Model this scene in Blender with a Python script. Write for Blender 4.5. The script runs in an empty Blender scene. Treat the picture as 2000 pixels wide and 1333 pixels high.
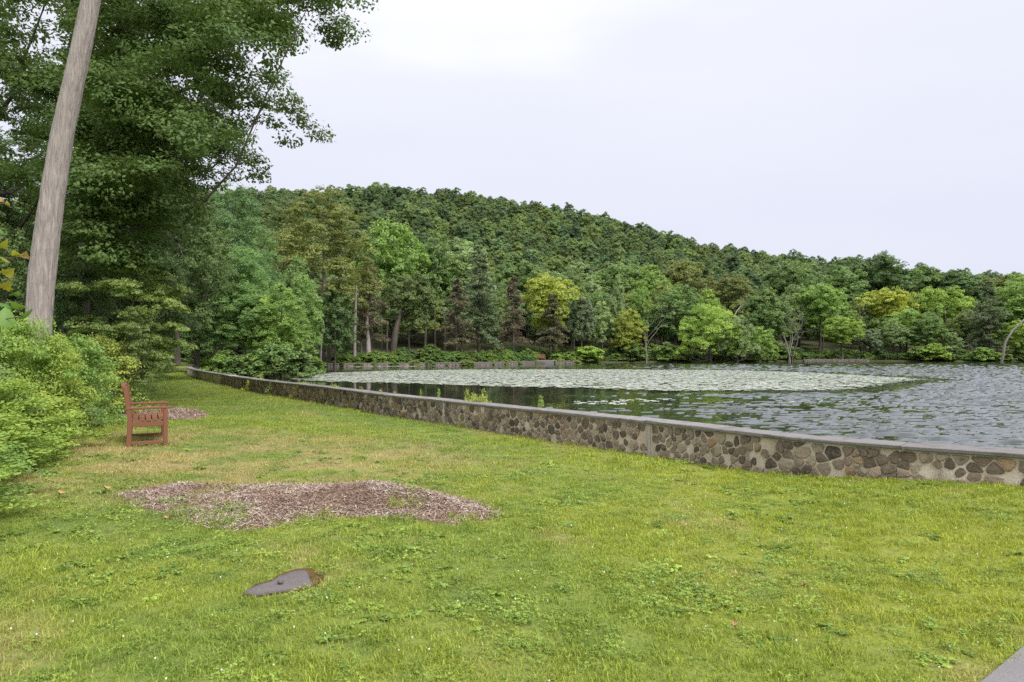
import bpy, math, random
import numpy as np
from math import radians as R, pi

# ------------------------------------------------------------------ camera, sky, sun, exposure
sc = bpy.context.scene
COL = sc.collection
F = 1333.0            # focal length in photo pixels (24 mm on 36 mm)
EYE = 1.6
HOR = 692.0           # horizon row in the photo
cam = bpy.data.cameras.new('camera'); cam.lens = 24.0; cam.sensor_width = 36.0
cam.shift_y = (HOR - 666.5) / 2000.0
cam.clip_start = 0.05; cam.clip_end = 4000
co = bpy.data.objects.new('camera', cam); COL.objects.link(co)
co.location = (0, 0, EYE); co.rotation_euler = (R(90), 0, 0)
sc.camera = co

SUN_EL, SUN_AZ = R(47), R(138)      # azimuth measured from +Y towards +X: behind the camera, to the right
world = bpy.data.worlds.new('World'); sc.world = world; world.use_nodes = True
wn = world.node_tree; wn.nodes.clear()
def wnode(t, **k):
    n = wn.nodes.new(t)
    for a, b in k.items(): setattr(n, a, b)
    return n
wo = wnode('ShaderNodeOutputWorld'); bg = wnode('ShaderNodeBackground'); bg.inputs[1].default_value = 0.1
sky = wnode('ShaderNodeTexSky', sky_type='NISHITA'); sky.sun_disc = False
sky.sun_elevation = SUN_EL; sky.sun_rotation = SUN_AZ; sky.dust_density = 3.0; sky.air_density = 1.0
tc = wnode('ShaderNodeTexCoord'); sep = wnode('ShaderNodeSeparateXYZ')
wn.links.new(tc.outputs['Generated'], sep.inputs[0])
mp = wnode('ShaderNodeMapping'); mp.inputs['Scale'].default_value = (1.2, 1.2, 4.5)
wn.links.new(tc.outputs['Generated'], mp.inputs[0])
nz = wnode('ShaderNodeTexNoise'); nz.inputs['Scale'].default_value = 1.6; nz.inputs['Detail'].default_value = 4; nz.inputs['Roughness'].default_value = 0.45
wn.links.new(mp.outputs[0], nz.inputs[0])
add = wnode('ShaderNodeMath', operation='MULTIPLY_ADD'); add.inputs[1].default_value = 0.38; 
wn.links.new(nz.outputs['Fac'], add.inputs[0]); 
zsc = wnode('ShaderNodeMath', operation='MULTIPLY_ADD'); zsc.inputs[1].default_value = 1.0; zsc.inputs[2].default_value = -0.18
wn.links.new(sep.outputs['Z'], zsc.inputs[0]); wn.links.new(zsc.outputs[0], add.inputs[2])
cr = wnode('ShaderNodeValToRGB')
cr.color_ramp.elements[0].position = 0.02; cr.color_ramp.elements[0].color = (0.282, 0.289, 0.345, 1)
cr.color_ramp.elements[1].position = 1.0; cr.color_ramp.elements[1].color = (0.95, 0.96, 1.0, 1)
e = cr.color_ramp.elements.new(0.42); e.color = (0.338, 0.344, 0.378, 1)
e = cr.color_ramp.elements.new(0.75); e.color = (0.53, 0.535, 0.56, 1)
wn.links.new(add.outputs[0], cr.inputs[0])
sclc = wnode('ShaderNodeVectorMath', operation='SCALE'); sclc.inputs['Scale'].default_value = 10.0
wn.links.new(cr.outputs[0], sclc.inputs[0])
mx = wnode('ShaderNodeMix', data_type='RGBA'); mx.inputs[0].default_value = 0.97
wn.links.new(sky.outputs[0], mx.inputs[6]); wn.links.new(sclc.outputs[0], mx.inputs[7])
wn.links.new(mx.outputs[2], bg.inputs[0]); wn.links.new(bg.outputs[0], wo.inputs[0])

sl = bpy.data.lights.new('sun', 'SUN'); sl.energy = 1.5; sl.angle = R(25); sl.color = (1.0, 0.96, 0.89)
so = bpy.data.objects.new('sun', sl); COL.objects.link(so)
so.rotation_euler = (R(90) - SUN_EL, 0, pi - SUN_AZ)   # light travels away from the sun's azimuth
so.location = (20, -20, 60)

sc.view_settings.view_transform = 'Standard'; sc.view_settings.look = 'None'
sc.view_settings.gamma = 1.0; sc.view_settings.use_curve_mapping = False
sc.view_settings.exposure = 1.42
cy = sc.cycles
cy.use_denoising = False; cy.use_adaptive_sampling = True; cy.adaptive_threshold = 0.01
cy.max_bounces = 5; cy.diffuse_bounces = 3; cy.glossy_bounces = 3; cy.transmission_bounces = 3; cy.transparent_max_bounces = 4
cy.sample_clamp_indirect = 4.0; cy.caustics_reflective = False; cy.caustics_refractive = False

# ------------------------------------------------------------------ helpers
def nrng(s): return np.random.default_rng(s)
def smooth(a, b, x):
    t = np.clip((np.asarray(x, float) - a) / (b - a), 0, 1); return t*t*(3-2*t)
def vnoise(x, y, seed=0):
    x = np.asarray(x, float); y = np.asarray(y, float)
    def h(i, j):
        v = np.sin(i*127.1 + j*311.7 + seed*74.7)*43758.5453
        return v - np.floor(v)
    i = np.floor(x); j = np.floor(y); u = x-i; v = y-j
    u = u*u*(3-2*u); v = v*v*(3-2*v)
    return (h(i,j)*(1-u)+h(i+1,j)*u)*(1-v) + (h(i,j+1)*(1-u)+h(i+1,j+1)*u)*v
def fbm(x, y, seed=0, o=4):
    s = 0; a = .5
    for k in range(o):
        s = s + a*vnoise(x*2**k, y*2**k, seed+k*3); a *= .5
    return s/(1-.5**o)
def mesh_np(name, V, faces, mat=None, v=None, smooth_shade=False):
    """faces: (M,k) array or list of such arrays; v: per face float attribute"""
    if isinstance(faces, np.ndarray): faces = [faces]
    faces = [np.asarray(f, dtype=np.int32) for f in faces if len(f)]
    me = bpy.data.meshes.new(name)
    V = np.asarray(V, dtype=np.float32)
    me.vertices.add(len(V)); me.vertices.foreach_set('co', V.ravel())
    tot = np.concatenate([np.full(len(f), f.shape[1], np.int32) for f in faces])
    idx = np.concatenate([f.ravel() for f in faces])
    st = np.concatenate([[0], np.cumsum(tot)[:-1]]).astype(np.int32)
    me.loops.add(len(idx)); me.polygons.add(len(tot))
    me.loops.foreach_set('vertex_index', idx); me.polygons.foreach_set('loop_start', st)
    me.polygons.foreach_set('use_smooth', np.full(len(tot), smooth_shade))
    me.update(calc_edges=True)
    if v is not None:
        at = me.attributes.new('v', 'FLOAT', 'FACE'); at.data.foreach_set('value', np.asarray(v, np.float32))
    if mat: me.materials.append(mat)
    return me
def link(name, me, parent=None, **props):
    o = bpy.data.objects.new(name, me); COL.objects.link(o)
    if parent is not None: o.parent = parent
    for k, val in props.items(): o[k] = val
    return o
def empty(name, loc=(0,0,0), rz=0.0, **props):
    o = bpy.data.objects.new(name, None); COL.objects.link(o)
    o.location = loc; o.rotation_euler = (0,0,rz); o.empty_display_size = .2
    for k, val in props.items(): o[k] = val
    return o
class MB:
    def __init__(s): s.V = []; s.Fq = []; s.Ft = []; s.n = 0
    def add(s, V, q=None, t=None):
        V = np.asarray(V, float)
        if q is not None and len(q): s.Fq.append(np.asarray(q) + s.n)
        if t is not None and len(t): s.Ft.append(np.asarray(t) + s.n)
        s.V.append(V); s.n += len(V)
    def box(s, c, d, bev=0.0, rot=None):
        c = np.asarray(c, float); hx, hy, hz = [k/2 for k in d]
        b = min(bev, hx*.4, hy*.4, hz*.4)
        if b <= 0:
            V = np.array([[x,y,z] for x in (-hx,hx) for y in (-hy,hy) for z in (-hz,hz)])
            q = [[0,1,3,2],[4,6,7,5],[0,4,5,1],[2,3,7,6],[0,2,6,4],[1,5,7,3]]
            t = []
        else:
            # chamfered box: 24 verts
            V = []; 
            for x in (-1,1):
                for y in (-1,1):
                    for z in (-1,1):
                        V += [[x*hx, y*(hy-b), z*(hz-b)], [x*(hx-b), y*hy, z*(hz-b)], [x*(hx-b), y*(hy-b), z*hz]]
            V = np.array(V); I = lambda x,y,z,k: ((x*2+y)*2+z)*3+k
            q = []; t = []
            for a in (0,1):
                q += [[I(a,0,0,0),I(a,0,1,0),I(a,1,1,0),I(a,1,0,0)], [I(0,a,0,1),I(1,a,0,1),I(1,a,1,1),I(0,a,1,1)], [I(0,0,a,2),I(0,1,a,2),I(1,1,a,2),I(1,0,a,2)]]
            for a in (0,1):
                for b_ in (0,1):
                    q += [[I(a,b_,0,0),I(a,b_,1,0),I(a,b_,1,1),I(a,b_,0,1)], [I(a,0,b_,0),I(a,1,b_,0),I(a,1,b_,2),I(a,0,b_,2)], [I(0,a,b_,1),I(1,a,b_,1),I(1,a,b_,2),I(0,a,b_,2)]]
                    for c_ in (0,1): t.append([I(a,b_,c_,0),I(a,b_,c_,1),I(a,b_,c_,2)])
        if rot is not None: V = V @ np.asarray(rot).T
        s.add(V + c, q, t)
    def tube(s, P, rad, sides=8, cap=True, jit=0.0, rng=None):
        P = np.asarray(P, float); n = len(P); rad = np.broadcast_to(np.asarray(rad, float), (n,))
        T = np.gradient(P, axis=0); T /= np.linalg.norm(T, axis=1)[:,None] + 1e-9
        up = np.array([0.,0,1.]) if abs(T[0,2]) < .9 else np.array([1.,0,0])
        a = np.cross(T[0], up); a /= np.linalg.norm(a); V = []
        ang = np.arange(sides)*2*pi/sides
        for i in range(n):
            a = a - T[i]*np.dot(a, T[i]); a /= np.linalg.norm(a)+1e-9; b = np.cross(T[i], a)
            r = rad[i]*(1 + (jit*(rng.random(sides)-.5) if jit else 0))
            r = np.broadcast_to(r, (sides,))
            V.append(P[i] + (np.cos(ang)*r)[:,None]*a + (np.sin(ang)*r)[:,None]*b)
        V = np.concatenate(V); q = []
        for i in range(n-1):
            for k in range(sides):
                q.append([i*sides+k, i*sides+(k+1)%sides, (i+1)*sides+(k+1)%sides, (i+1)*sides+k])
        t = []
        if cap:
            V = np.vstack([V, P[-1] + T[-1]*rad[-1]*.5]); c = len(V)-1
            for k in range(sides): t.append([(n-1)*sides+k, (n-1)*sides+(k+1)%sides, c])
        s.add(V, q, t)
    def mesh(s, name, mat, smooth_shade=False):
        V = np.concatenate(s.V); fs = []
        if s.Fq: fs.append(np.concatenate(s.Fq))
        if s.Ft: fs.append(np.concatenate(s.Ft))
        return mesh_np(name, V, fs, mat, smooth_shade=smooth_shade)
def curve_pts(P, n):
    """Catmull-Rom through P, n samples"""
    P = np.asarray(P, float); Q = np.vstack([2*P[0]-P[1], P, 2*P[-1]-P[-2]])
    t = np.linspace(0, len(P)-1-1e-6, n); i = t.astype(int); f = (t-i)[:,None]
    a,b,c,d = Q[i],Q[i+1],Q[i+2],Q[i+3]
    return .5*((2*b)+(c-a)*f+(2*a-5*b+4*c-d)*f**2+(3*b-a-3*c+d)*f**3)

# ------------------------------------------------------------------ materials
def nmat(name):
    m = bpy.data.materials.new(name); m.use_nodes = True; nt = m.node_tree; nt.nodes.clear()
    out = nt.nodes.new('ShaderNodeOutputMaterial'); bs = nt.nodes.new('ShaderNodeBsdfPrincipled')
    nt.links.new(bs.outputs[0], out.inputs[0])
    class H: pass
    h = H(); h.m = m; h.nt = nt; h.bs = bs; h.out = out
    def node(t, ins=None, **k):
        n = nt.nodes.new(t)
        for a, b in k.items(): setattr(n, a, b)
        if ins:
            for a, b in ins.items():
                if hasattr(b, 'is_linked') and not isinstance(b, (int, float, tuple)): nt.links.new(b, n.inputs[a])
                else: n.inputs[a].default_value = b
        return n
    h.node = node
    h.link = nt.links.new
    def pos(): return node('ShaderNodeNewGeometry').outputs['Position']
    h.pos = pos
    def noise(scale, detail=4, rough=.55, vec=None, stretch=None, dist=0):
        v = vec if vec is not None else pos()
        if stretch: v = node('ShaderNodeMapping', {0: v, 'Scale': stretch}).outputs[0]
        return node('ShaderNodeTexNoise', {'Vector': v, 'Scale': scale, 'Detail': detail, 'Roughness': rough, 'Distortion': dist}).outputs['Fac']
    h.noise = noise
    def ramp(fac, stops):
        r = node('ShaderNodeValToRGB', {0: fac}); els = r.color_ramp.elements
        while len(els) < len(stops): els.new(.5)
        for el, (p, c) in zip(els, stops):
            el.position = p; el.color = (*c, 1) if len(c) == 3 else c
        return r.outputs[0]
    h.ramp = ramp
    def mix(f, a, b, mode='MIX'):
        n = node('ShaderNodeMix', data_type='RGBA', blend_type=mode)
        for i, val in ((0, f), (6, a), (7, b)):
            if hasattr(val, 'is_linked'): nt.links.new(val, n.inputs[i])
            elif i == 0: n.inputs[0].default_value = val
            else: n.inputs[i].default_value = (*val, 1) if len(val) == 3 else val
        return n.outputs[2]
    h.mix = mix
    def math_(op, a, b=0.0, clamp=False):
        n = node('ShaderNodeMath', operation=op, use_clamp=clamp)
        for i, val in ((0, a), (1, b)):
            if hasattr(val, 'is_linked'): nt.links.new(val, n.inputs[i])
            else: n.inputs[i].default_value = val
        return n.outputs[0]
    h.math = math_
    def ss(x, a, b):
        n = node('ShaderNodeMapRange', {0: x, 1: a, 2: b, 3: 0.0, 4: 1.0}, interpolation_type='SMOOTHSTEP'); return n.outputs[0]
    h.ss = ss
    def bump(height, strength, dist=.02):
        b = node('ShaderNodeBump', {'Height': height, 'Strength': strength, 'Distance': dist}); nt.links.new(b.outputs[0], bs.inputs['Normal'])
    h.bump = bump
    def setc(c):
        if hasattr(c, 'is_linked'): nt.links.new(c, bs.inputs['Base Color'])
        else: bs.inputs['Base Color'].default_value = (*c, 1)
    h.setc = setc
    bs.inputs['Roughness'].default_value = .8; bs.inputs['Specular IOR Level'].default_value = .3
    return h

def foliage_mat(name, color=None, var=.5, hue=.03, trans=.38, rough=.5, spec=.3, gain=1.72):
    """leaf material: colour from the object's own colour, varied leaf by leaf ('v') and tree by tree"""
    h = nmat(name)
    oi = h.node('ShaderNodeObjectInfo'); at = h.node('ShaderNodeAttribute', attribute_name='v')
    base = oi.outputs['Color'] if color is None else h.node('ShaderNodeRGB').outputs[0]
    if color is not None: base.node.outputs[0].default_value = (*color, 1)
    val = h.math('MULTIPLY', h.math('ADD', h.math('MULTIPLY', at.outputs['Fac'], var), 1-var*.5), gain)
    val = h.math('MULTIPLY', val, h.math('ADD', h.math('MULTIPLY', oi.outputs['Random'], .24), .88))
    hv = h.math('ADD', h.math('MULTIPLY', at.outputs['Fac'], -hue), .5+hue*.5)
    hs = h.node('ShaderNodeHueSaturation', {'Hue': hv, 'Saturation': 1.0, 'Value': val, 'Color': base})
    h.link(hs.outputs[0], h.bs.inputs['Base Color'])
    h.bs.inputs['Roughness'].default_value = rough; h.bs.inputs['Specular IOR Level'].default_value = spec
    tr = h.node('ShaderNodeBsdfTranslucent')
    hs2 = h.node('ShaderNodeHueSaturation', {'Hue': .485, 'Saturation': 1.1, 'Value': 1.25, 'Color': hs.outputs[0]})
    h.link(hs2.outputs[0], tr.inputs[0])
    ms = h.node('ShaderNodeMixShader', {0: trans}); h.link(h.bs.outputs[0], ms.inputs[1]); h.link(tr.outputs[0], ms.inputs[2])
    h.link(ms.outputs[0], h.out.inputs[0])
    return h.m
M = {}
M['leaf'] = foliage_mat('leaf')
M['grass_seed'] = foliage_mat('far_leaf', trans=.3)

def bark(name, dark, light, scale=7, stretch=(1,1,.16), bumpd=.03):
    h = nmat(name)
    tc = h.node('ShaderNodeTexCoord').outputs['Object']
    n1 = h.noise(scale, 6, .62, vec=tc, stretch=stretch, dist=.6)
    n2 = h.noise(1.3, 3, .5, vec=tc)
    c = h.ramp(n1, [(.34, dark), (.50, tuple((a+b)/2 for a,b in zip(dark,light))), (.68, light)])
    c = h.mix(h.math('MULTIPLY', n2, .45), c, tuple(k*.72 for k in light))
    h.setc(c); h.bs.inputs['Roughness'].default_value = .9; h.bump(n1, .9, bumpd)
    return h.m
M['bark'] = bark('bark', (.045,.035,.03), (.15,.125,.105))
M['bark_grey'] = bark('bark_grey', (.185,.155,.147), (.40,.352,.338), scale=30, stretch=(1,1,.10), bumpd=.03)
M['far_deadwood'] = bark('far_deadwood', (.10,.09,.08), (.27,.25,.225), scale=9)
M['deadwood'] = bark('deadwood', (.22,.20,.18), (.5,.47,.43), scale=9)
M['twig'] = bark('twig', (.06,.045,.03), (.17,.13,.09), scale=20)

def far_grass_colour(h, P):
    """colour of the lawn by place: yellow-green, deeper green and straw patches"""
    big = h.noise(.33, 3, .5, vec=P); med = h.noise(1.5, 4, .6, vec=P); fine = h.noise(9, 3, .6, vec=P)
    sx = h.node('ShaderNodeSeparateXYZ', {0: P}); X = sx.outputs[0]; Y = sx.outputs[1]
    c = h.mix(h.ss(big, .40, .62), (.285,.345,.05), (.205,.29,.05))
    c = h.mix(h.math('MULTIPLY', h.ss(med, .50, .68), .75), c, (.13,.225,.044))
    c = h.mix(h.math('MULTIPLY', h.ss(fine, .50, .75), .45), c, (.30,.37,.07))
    # the lawn yellows towards the lake wall, is deep green near the left border
    right = h.ss(X, -2.0, 3.5)
    c = h.mix(h.math('MULTIPLY', right, .5), c, (.38,.415,.038))
    # worn straw-coloured turf round the bench
    dx = h.math('MULTIPLY', h.math('ADD', X, 5.0), .20); dy = h.math('MULTIPLY', h.math('ADD', Y, -10.2), .30)
    d2 = h.math('ADD', h.math('MULTIPLY', dx, dx), h.math('MULTIPLY', dy, dy))
    straw = h.math('MULTIPLY', h.ss(d2, 1.4, .1), h.ss(h.noise(.9, 4, .65, vec=P), .34, .58))
    c = h.mix(h.math('MULTIPLY', straw, .9), c, (.46,.37,.16))
    pat = h.ss(h.noise(.8, 5, .72, vec=P, stretch=(1,.6,1)), .52, .66)
    c = h.mix(h.math('MULTIPLY', pat, .6), c, (.42,.36,.15))
    return c
h = nmat('ground'); P = h.pos()
gz = h.node('ShaderNodeSeparateXYZ', {0: P})
g = far_grass_colour(h, P)
litter = h.ramp(h.noise(.8, 5, .6, vec=P), [(.3, (.03,.028,.016)), (.5, (.055,.05,.028)), (.62, (.05,.075,.025)), (.8,(.07,.10,.03))])
forest = h.ss(gz.outputs[1], 96, 112)
c = h.mix(forest, g, litter)
c = h.mix(h.math('MULTIPLY', h.ss(h.noise(14, 3, .6, vec=P), .45, .7), .35), c, (.06,.07,.02))
c = h.mix(.45, c, (.05,.055,.02))
h.setc(c); h.bs.inputs['Roughness'].default_value = .95; h.bump(h.noise(30, 4, .7, vec=P), .6, .05); M['ground'] = h.m

def grass_mat(name, kind):
    h = nmat(name); oi = h.node('ShaderNodeObjectInfo'); at = h.node('ShaderNodeAttribute', attribute_name='v')
    P = oi.outputs['Location']
    if kind == 'grass': c = far_grass_colour(h, P)
    elif kind == 'clover': c = h.mix(oi.outputs['Random'], (.165,.27,.05), (.25,.34,.058))
    else: c = h.mix(oi.outputs['Random'], (.22,.24,.03), (.30,.20,.06))
    val = h.math('MULTIPLY', h.math('ADD', h.math('MULTIPLY', at.outputs['Fac'], .6), .75), h.math('ADD', h.math('MULTIPLY', oi.outputs['Random'], .45), .80))
    hs = h.node('ShaderNodeHueSaturation', {'Hue': h.math('ADD', h.math('MULTIPLY', at.outputs['Fac'], -.02), .51), 'Saturation': 1.0, 'Value': val, 'Color': c})
    h.link(hs.outputs[0], h.bs.inputs['Base Color']); h.bs.inputs['Roughness'].default_value = .5
    tr = h.node('ShaderNodeBsdfTranslucent'); h.link(hs.outputs[0], tr.inputs[0])
    ms = h.node('ShaderNodeMixShader', {0: .35}); h.link(h.bs.outputs[0], ms.inputs[1]); h.link(tr.outputs[0], ms.inputs[2])
    h.link(ms.outputs[0], h.out.inputs[0]); return h.m
M['grass'] = grass_mat('grass', 'grass'); M['clover'] = grass_mat('clover', 'clover')

h = nmat('water'); P = h.pos()
sx = h.node('ShaderNodeSeparateXYZ', {0: P})
w1 = h.noise(1.5, 3, .55, vec=P, stretch=(.45,1.25,1), dist=.4)
w2 = h.noise(.55, 2, .5, vec=P, stretch=(.4,1.2,1))
wh = h.math('ADD', h.math('MULTIPLY', w1, .6), w2)
# a breeze ruffles the right of the lake, the left lies calm
wind = h.math('ADD', h.math('MULTIPLY', sx.outputs[0], .062), h.math('MULTIPLY', h.math('ADD', h.noise(.10, 3, .6, vec=P, stretch=(.35,1.6,1)), -.5), 3.4))
wind = h.math('ADD', wind, h.math('ADD', h.math('MULTIPLY', sx.outputs[1], -.004), .05))
wf = h.math('ADD', h.math('MULTIPLY', h.ss(wind, .0, .9), .92), .06)
def slope(scale, st, amp):
    n_ = h.node('ShaderNodeTexNoise', {'Vector': h.node('ShaderNodeMapping', {0: P, 'Scale': st}).outputs[0], 'Scale': scale, 'Detail': 3.0, 'Roughness': .55, 'Distortion': .3})
    v_ = h.node('ShaderNodeVectorMath', {0: n_.outputs['Color'], 1: (.5,.5,.5)}, operation='SUBTRACT')
    return h.node('ShaderNodeVectorMath', {0: v_.outputs[0], 1: (amp*.6, amp, 0)}, operation='MULTIPLY').outputs[0]
sl_ = h.node('ShaderNodeVectorMath', {0: slope(6.0,(.5,1.1,1),.5), 1: slope(.6,(.4,1.2,1),.08)}, operation='ADD').outputs[0]
sl_ = h.node('ShaderNodeVectorMath', {0: sl_, 'Scale': wf}, operation='SCALE').outputs[0]
nn_ = h.node('ShaderNodeVectorMath', {0: sl_, 1: (0,0,1)}, operation='ADD').outputs[0]
nn_ = h.node('ShaderNodeVectorMath', {0: nn_}, operation='NORMALIZE').outputs[0]
h.link(nn_, h.bs.inputs['Normal'])
h.setc((.018,.026,.014)); h.bs.inputs['Roughness'].default_value = .04; h.bs.inputs['IOR'].default_value = 1.333; h.bs.inputs['Specular IOR Level'].default_value = .5
M['water'] = h.m

h = nmat('lily'); at = h.node('ShaderNodeAttribute', attribute_name='v')
h.setc(h.ramp(at.outputs['Fac'], [(0,(.22,.25,.17)), (.5,(.33,.36,.29)), (.9,(.43,.46,.39)), (1,(.42,.38,.16))]))
h.bs.inputs['Roughness'].default_value = .42; h.bs.inputs['Specular IOR Level'].default_value = .6; M['lily'] = h.m

h = nmat('stone'); at = h.node('ShaderNodeAttribute', attribute_name='v'); P = h.pos()
c = h.ramp(at.outputs['Fac'], [(0,(.075,.056,.045)), (.25,(.16,.118,.087)), (.5,(.26,.20,.15)), (.75,(.37,.30,.225)), (.93,(.33,.20,.11)), (1,(.46,.39,.30))])
n = h.noise(22, 5, .65, vec=P); n2 = h.noise(5, 4, .6, vec=P)
c = h.mix(h.math('MULTIPLY', h.ss(n, .45, .75), .5), c, (.27,.245,.215)); c = h.mix(h.math('MULTIPLY', h.ss(n2, .5, .72), .7), c, (.05,.042,.035))
h.setc(c); h.bs.inputs['Roughness'].default_value = .85; h.bump(n, .8, .02); M['stone'] = h.m

def mortar(name, a, b_, dirt):
    h = nmat(name); P = h.pos()
    n = h.noise(2.2, 5, .6, vec=P); st = h.noise(3.2, 5, .65, vec=P, stretch=(1,1,.18)); f = h.noise(45, 4, .7, vec=P)
    c = h.mix(h.ss(n, .36, .64), a, b_)
    c = h.mix(h.math('MULTIPLY', h.ss(st, .52, .66), .72), c, dirt)
    c = h.mix(h.math('MULTIPLY', h.ss(f, .5, .8), .4), c, tuple(k*.55 for k in a))
    h.setc(c); h.bs.inputs['Roughness'].default_value = .95; h.bump(f, .8, .015); return h.m
M['mortar'] = mortar('mortar', (.66,.58,.49), (.52,.43,.34), (.21,.16,.115))
M['joint'] = mortar('joint', (.52,.51,.50), (.45,.43,.41), (.28,.26,.24))
h = nmat('coping'); P = h.pos(); oi = h.node('ShaderNodeObjectInfo')
c = h.mix(oi.outputs['Random'], (.165,.152,.15), (.24,.224,.222)); n = h.noise(6, 5, .65, vec=P); f = h.noise(50, 4, .7, vec=P)
c = h.mix(h.math('MULTIPLY', h.ss(n, .48, .68), .65), c, (.085,.075,.065)); c = h.mix(h.math('MULTIPLY', h.ss(f, .5, .75), .35), c, (.32,.31,.29))
h.setc(c); h.bs.inputs['Roughness'].default_value = .8; h.bump(f, .5, .01); M['coping'] = h.m
h = nmat('far_masonry'); P = h.pos()
vo = h.node('ShaderNodeTexVoronoi', {'Vector': h.node('ShaderNodeMapping', {0: P, 'Scale': (2.4,2.4,3.0)}).outputs[0], 'Scale': 1.0, 'Randomness': 1.0}, feature='DISTANCE_TO_EDGE')
vc = h.node('ShaderNodeTexVoronoi', {'Vector': h.node('ShaderNodeMapping', {0: P, 'Scale': (2.4,2.4,3.0)}).outputs[0], 'Scale': 1.0, 'Randomness': 1.0})
c = h.mix(h.ss(vo.outputs['Distance'], .06, .16), (.22,.19,.165), h.ramp(h.node('ShaderNodeSeparateXYZ', {0: vc.outputs['Color']}).outputs[0], [(0,(.05,.042,.036)),(1,(.12,.10,.088))]))
h.setc(c); h.bump(h.ss(vo.outputs['Distance'], .03, .16), .7, .04); M['far_masonry'] = h.m

h = nmat('bench_wood'); tco = h.node('ShaderNodeTexCoord').outputs['Object']; oi = h.node('ShaderNodeObjectInfo')
n = h.noise(30, 4, .6, vec=tco, stretch=(1,.12,1)); c = h.mix(n, (.172,.069,.039), (.22,.094,.055)); c = h.mix(h.math('MULTIPLY', oi.outputs['Random'], .35), c, (.155,.065,.045))
h.setc(c); h.bs.inputs['Roughness'].default_value = .55; h.bump(n, .25, .004); M['bench'] = h.m
h = nmat('mulch'); P = h.pos(); n = h.noise(40, 5, .7, vec=P); c = h.ramp(n, [(.3,(.08,.05,.035)),(.55,(.20,.13,.095)),(.75,(.31,.245,.20))]); h.setc(c); h.bump(n, 1, .03); M['mulch'] = h.m
h = nmat('wood_chip'); at = h.node('ShaderNodeAttribute', attribute_name='v'); P = h.pos()
c = h.ramp(at.outputs['Fac'], [(0,(.11,.07,.05)),(.35,(.25,.17,.125)),(.7,(.41,.335,.285)),(1,(.62,.56,.51))])
br = h.ss(h.noise(1.6, 3, .5, vec=P), .45, .6); c = h.mix(h.math('MULTIPLY', br, .5), c, (.19,.105,.062)); h.setc(c); M['chip'] = h.m
h = nmat('rock'); P = h.pos(); n = h.noise(7, 5, .6, vec=P); f = h.noise(45, 4, .7, vec=P); c = h.mix(n, (.115,.098,.10), (.17,.148,.15)); c = h.mix(h.math('MULTIPLY', h.ss(f, .5, .8), .5), c, (.055,.048,.05)); h.setc(c); h.bump(f, .9, .02); M['rock'] = h.m
h = nmat('moss'); P = h.pos(); n = h.noise(60, 4, .7, vec=P); c = h.ramp(n, [(.3,(.06,.04,.012)),(.55,(.15,.085,.022)),(.75,(.17,.16,.035))]); h.setc(c); h.bump(n, 1, .03); M['moss'] = h.m
h = nmat('concrete'); P = h.pos(); n = h.noise(2.5, 5, .6, vec=P); f = h.noise(70, 4, .75, vec=P); c = h.mix(n, (.16,.153,.157), (.225,.213,.217)); c = h.mix(h.math('MULTIPLY', h.ss(f, .5, .75), .4), c, (.10,.095,.095)); h.setc(c); h.bump(f, .8, .012); M['concrete'] = h.m
h = nmat('petal'); at = h.node('ShaderNodeAttribute', attribute_name='v'); h.setc(h.ramp(at.outputs['Fac'], [(0,(.62,.60,.52)),(.85,(.72,.71,.66)),(.93,(.70,.60,.56)),(.97,(.22,.14,.42)),(1,(.22,.14,.42))])); M['petal'] = h.m
h = nmat('dry_leaf'); P = h.pos(); h.setc(h.mix(h.noise(30, 3, vec=P), (.30,.17,.08), (.42,.28,.14))); M['dry_leaf'] = h.m
h = nmat('paint_grey'); P = h.pos(); h.setc(h.mix(h.noise(20, 3, vec=P), (.12,.14,.20), (.20,.22,.28))); M['paint_grey'] = h.m

# ------------------------------------------------------------------ plan of the place
# the curving lakeside wall, its centre line in plan from the right, past the camera, to its far end
WALLP = np.array([(13.5,3.5),(9.6,5.0),(7.2,6.15),(5.45,7.35),(4.3,8.2),(3.5,9.05),(2.3,10.85),(1.0,12.5),(-.35,14.3),(-1.35,15.6),(-3.55,18.5),(-6.8,23.3),(-10.4,28.3),(-15.5,36.5),(-21.5,46.5),(-27.2,57.5),(-29.6,64.5),(-29.9,69)])
WC = curve_pts(WALLP, 1600)
seg = np.linalg.norm(np.diff(WC, axis=0), axis=1); WS = np.concatenate([[0], np.cumsum(seg)]); WLEN = WS[-1]
def wall_at(s):
    s = np.asarray(s, float); x = np.interp(s, WS, WC[:,0]); y = np.interp(s, WS, WC[:,1])
    e_ = .15; tx = np.interp(s+e_, WS, WC[:,0]) - np.interp(s-e_, WS, WC[:,0]); ty = np.interp(s+e_, WS, WC[:,1]) - np.interp(s-e_, WS, WC[:,1])
    l = np.hypot(tx, ty); tx, ty = tx/l, ty/l
    return x, y, ty*-1*-1*-1, tx*1     # normal (-ty, tx) points to the lawn side (left of travel is checked below)
_x, _y, _nx, _ny = wall_at(WLEN*.3)
NSGN = 1.0 if (_nx*(-8-_x) + _ny*(8-_y)) > 0 else -1.0
def wallf(s):
    x, y, nx, ny = wall_at(s); return x, y, nx*NSGN, ny*NSGN
LAKE = np.vstack([WC[::40], WC[-1:], [(-30.5,76),(-31.5,90),(-31,99),(-24,102),(-10,109),(-2,119),(5.7,131),(13.5,137),(24,144),(36,150),(46,149),(56,153),(64,166),(73,172),(90,173),(107,168),(124,164),(165,168),(216,160),(300,130),(300,-30),(60,-30),(30,-6)]])
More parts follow.
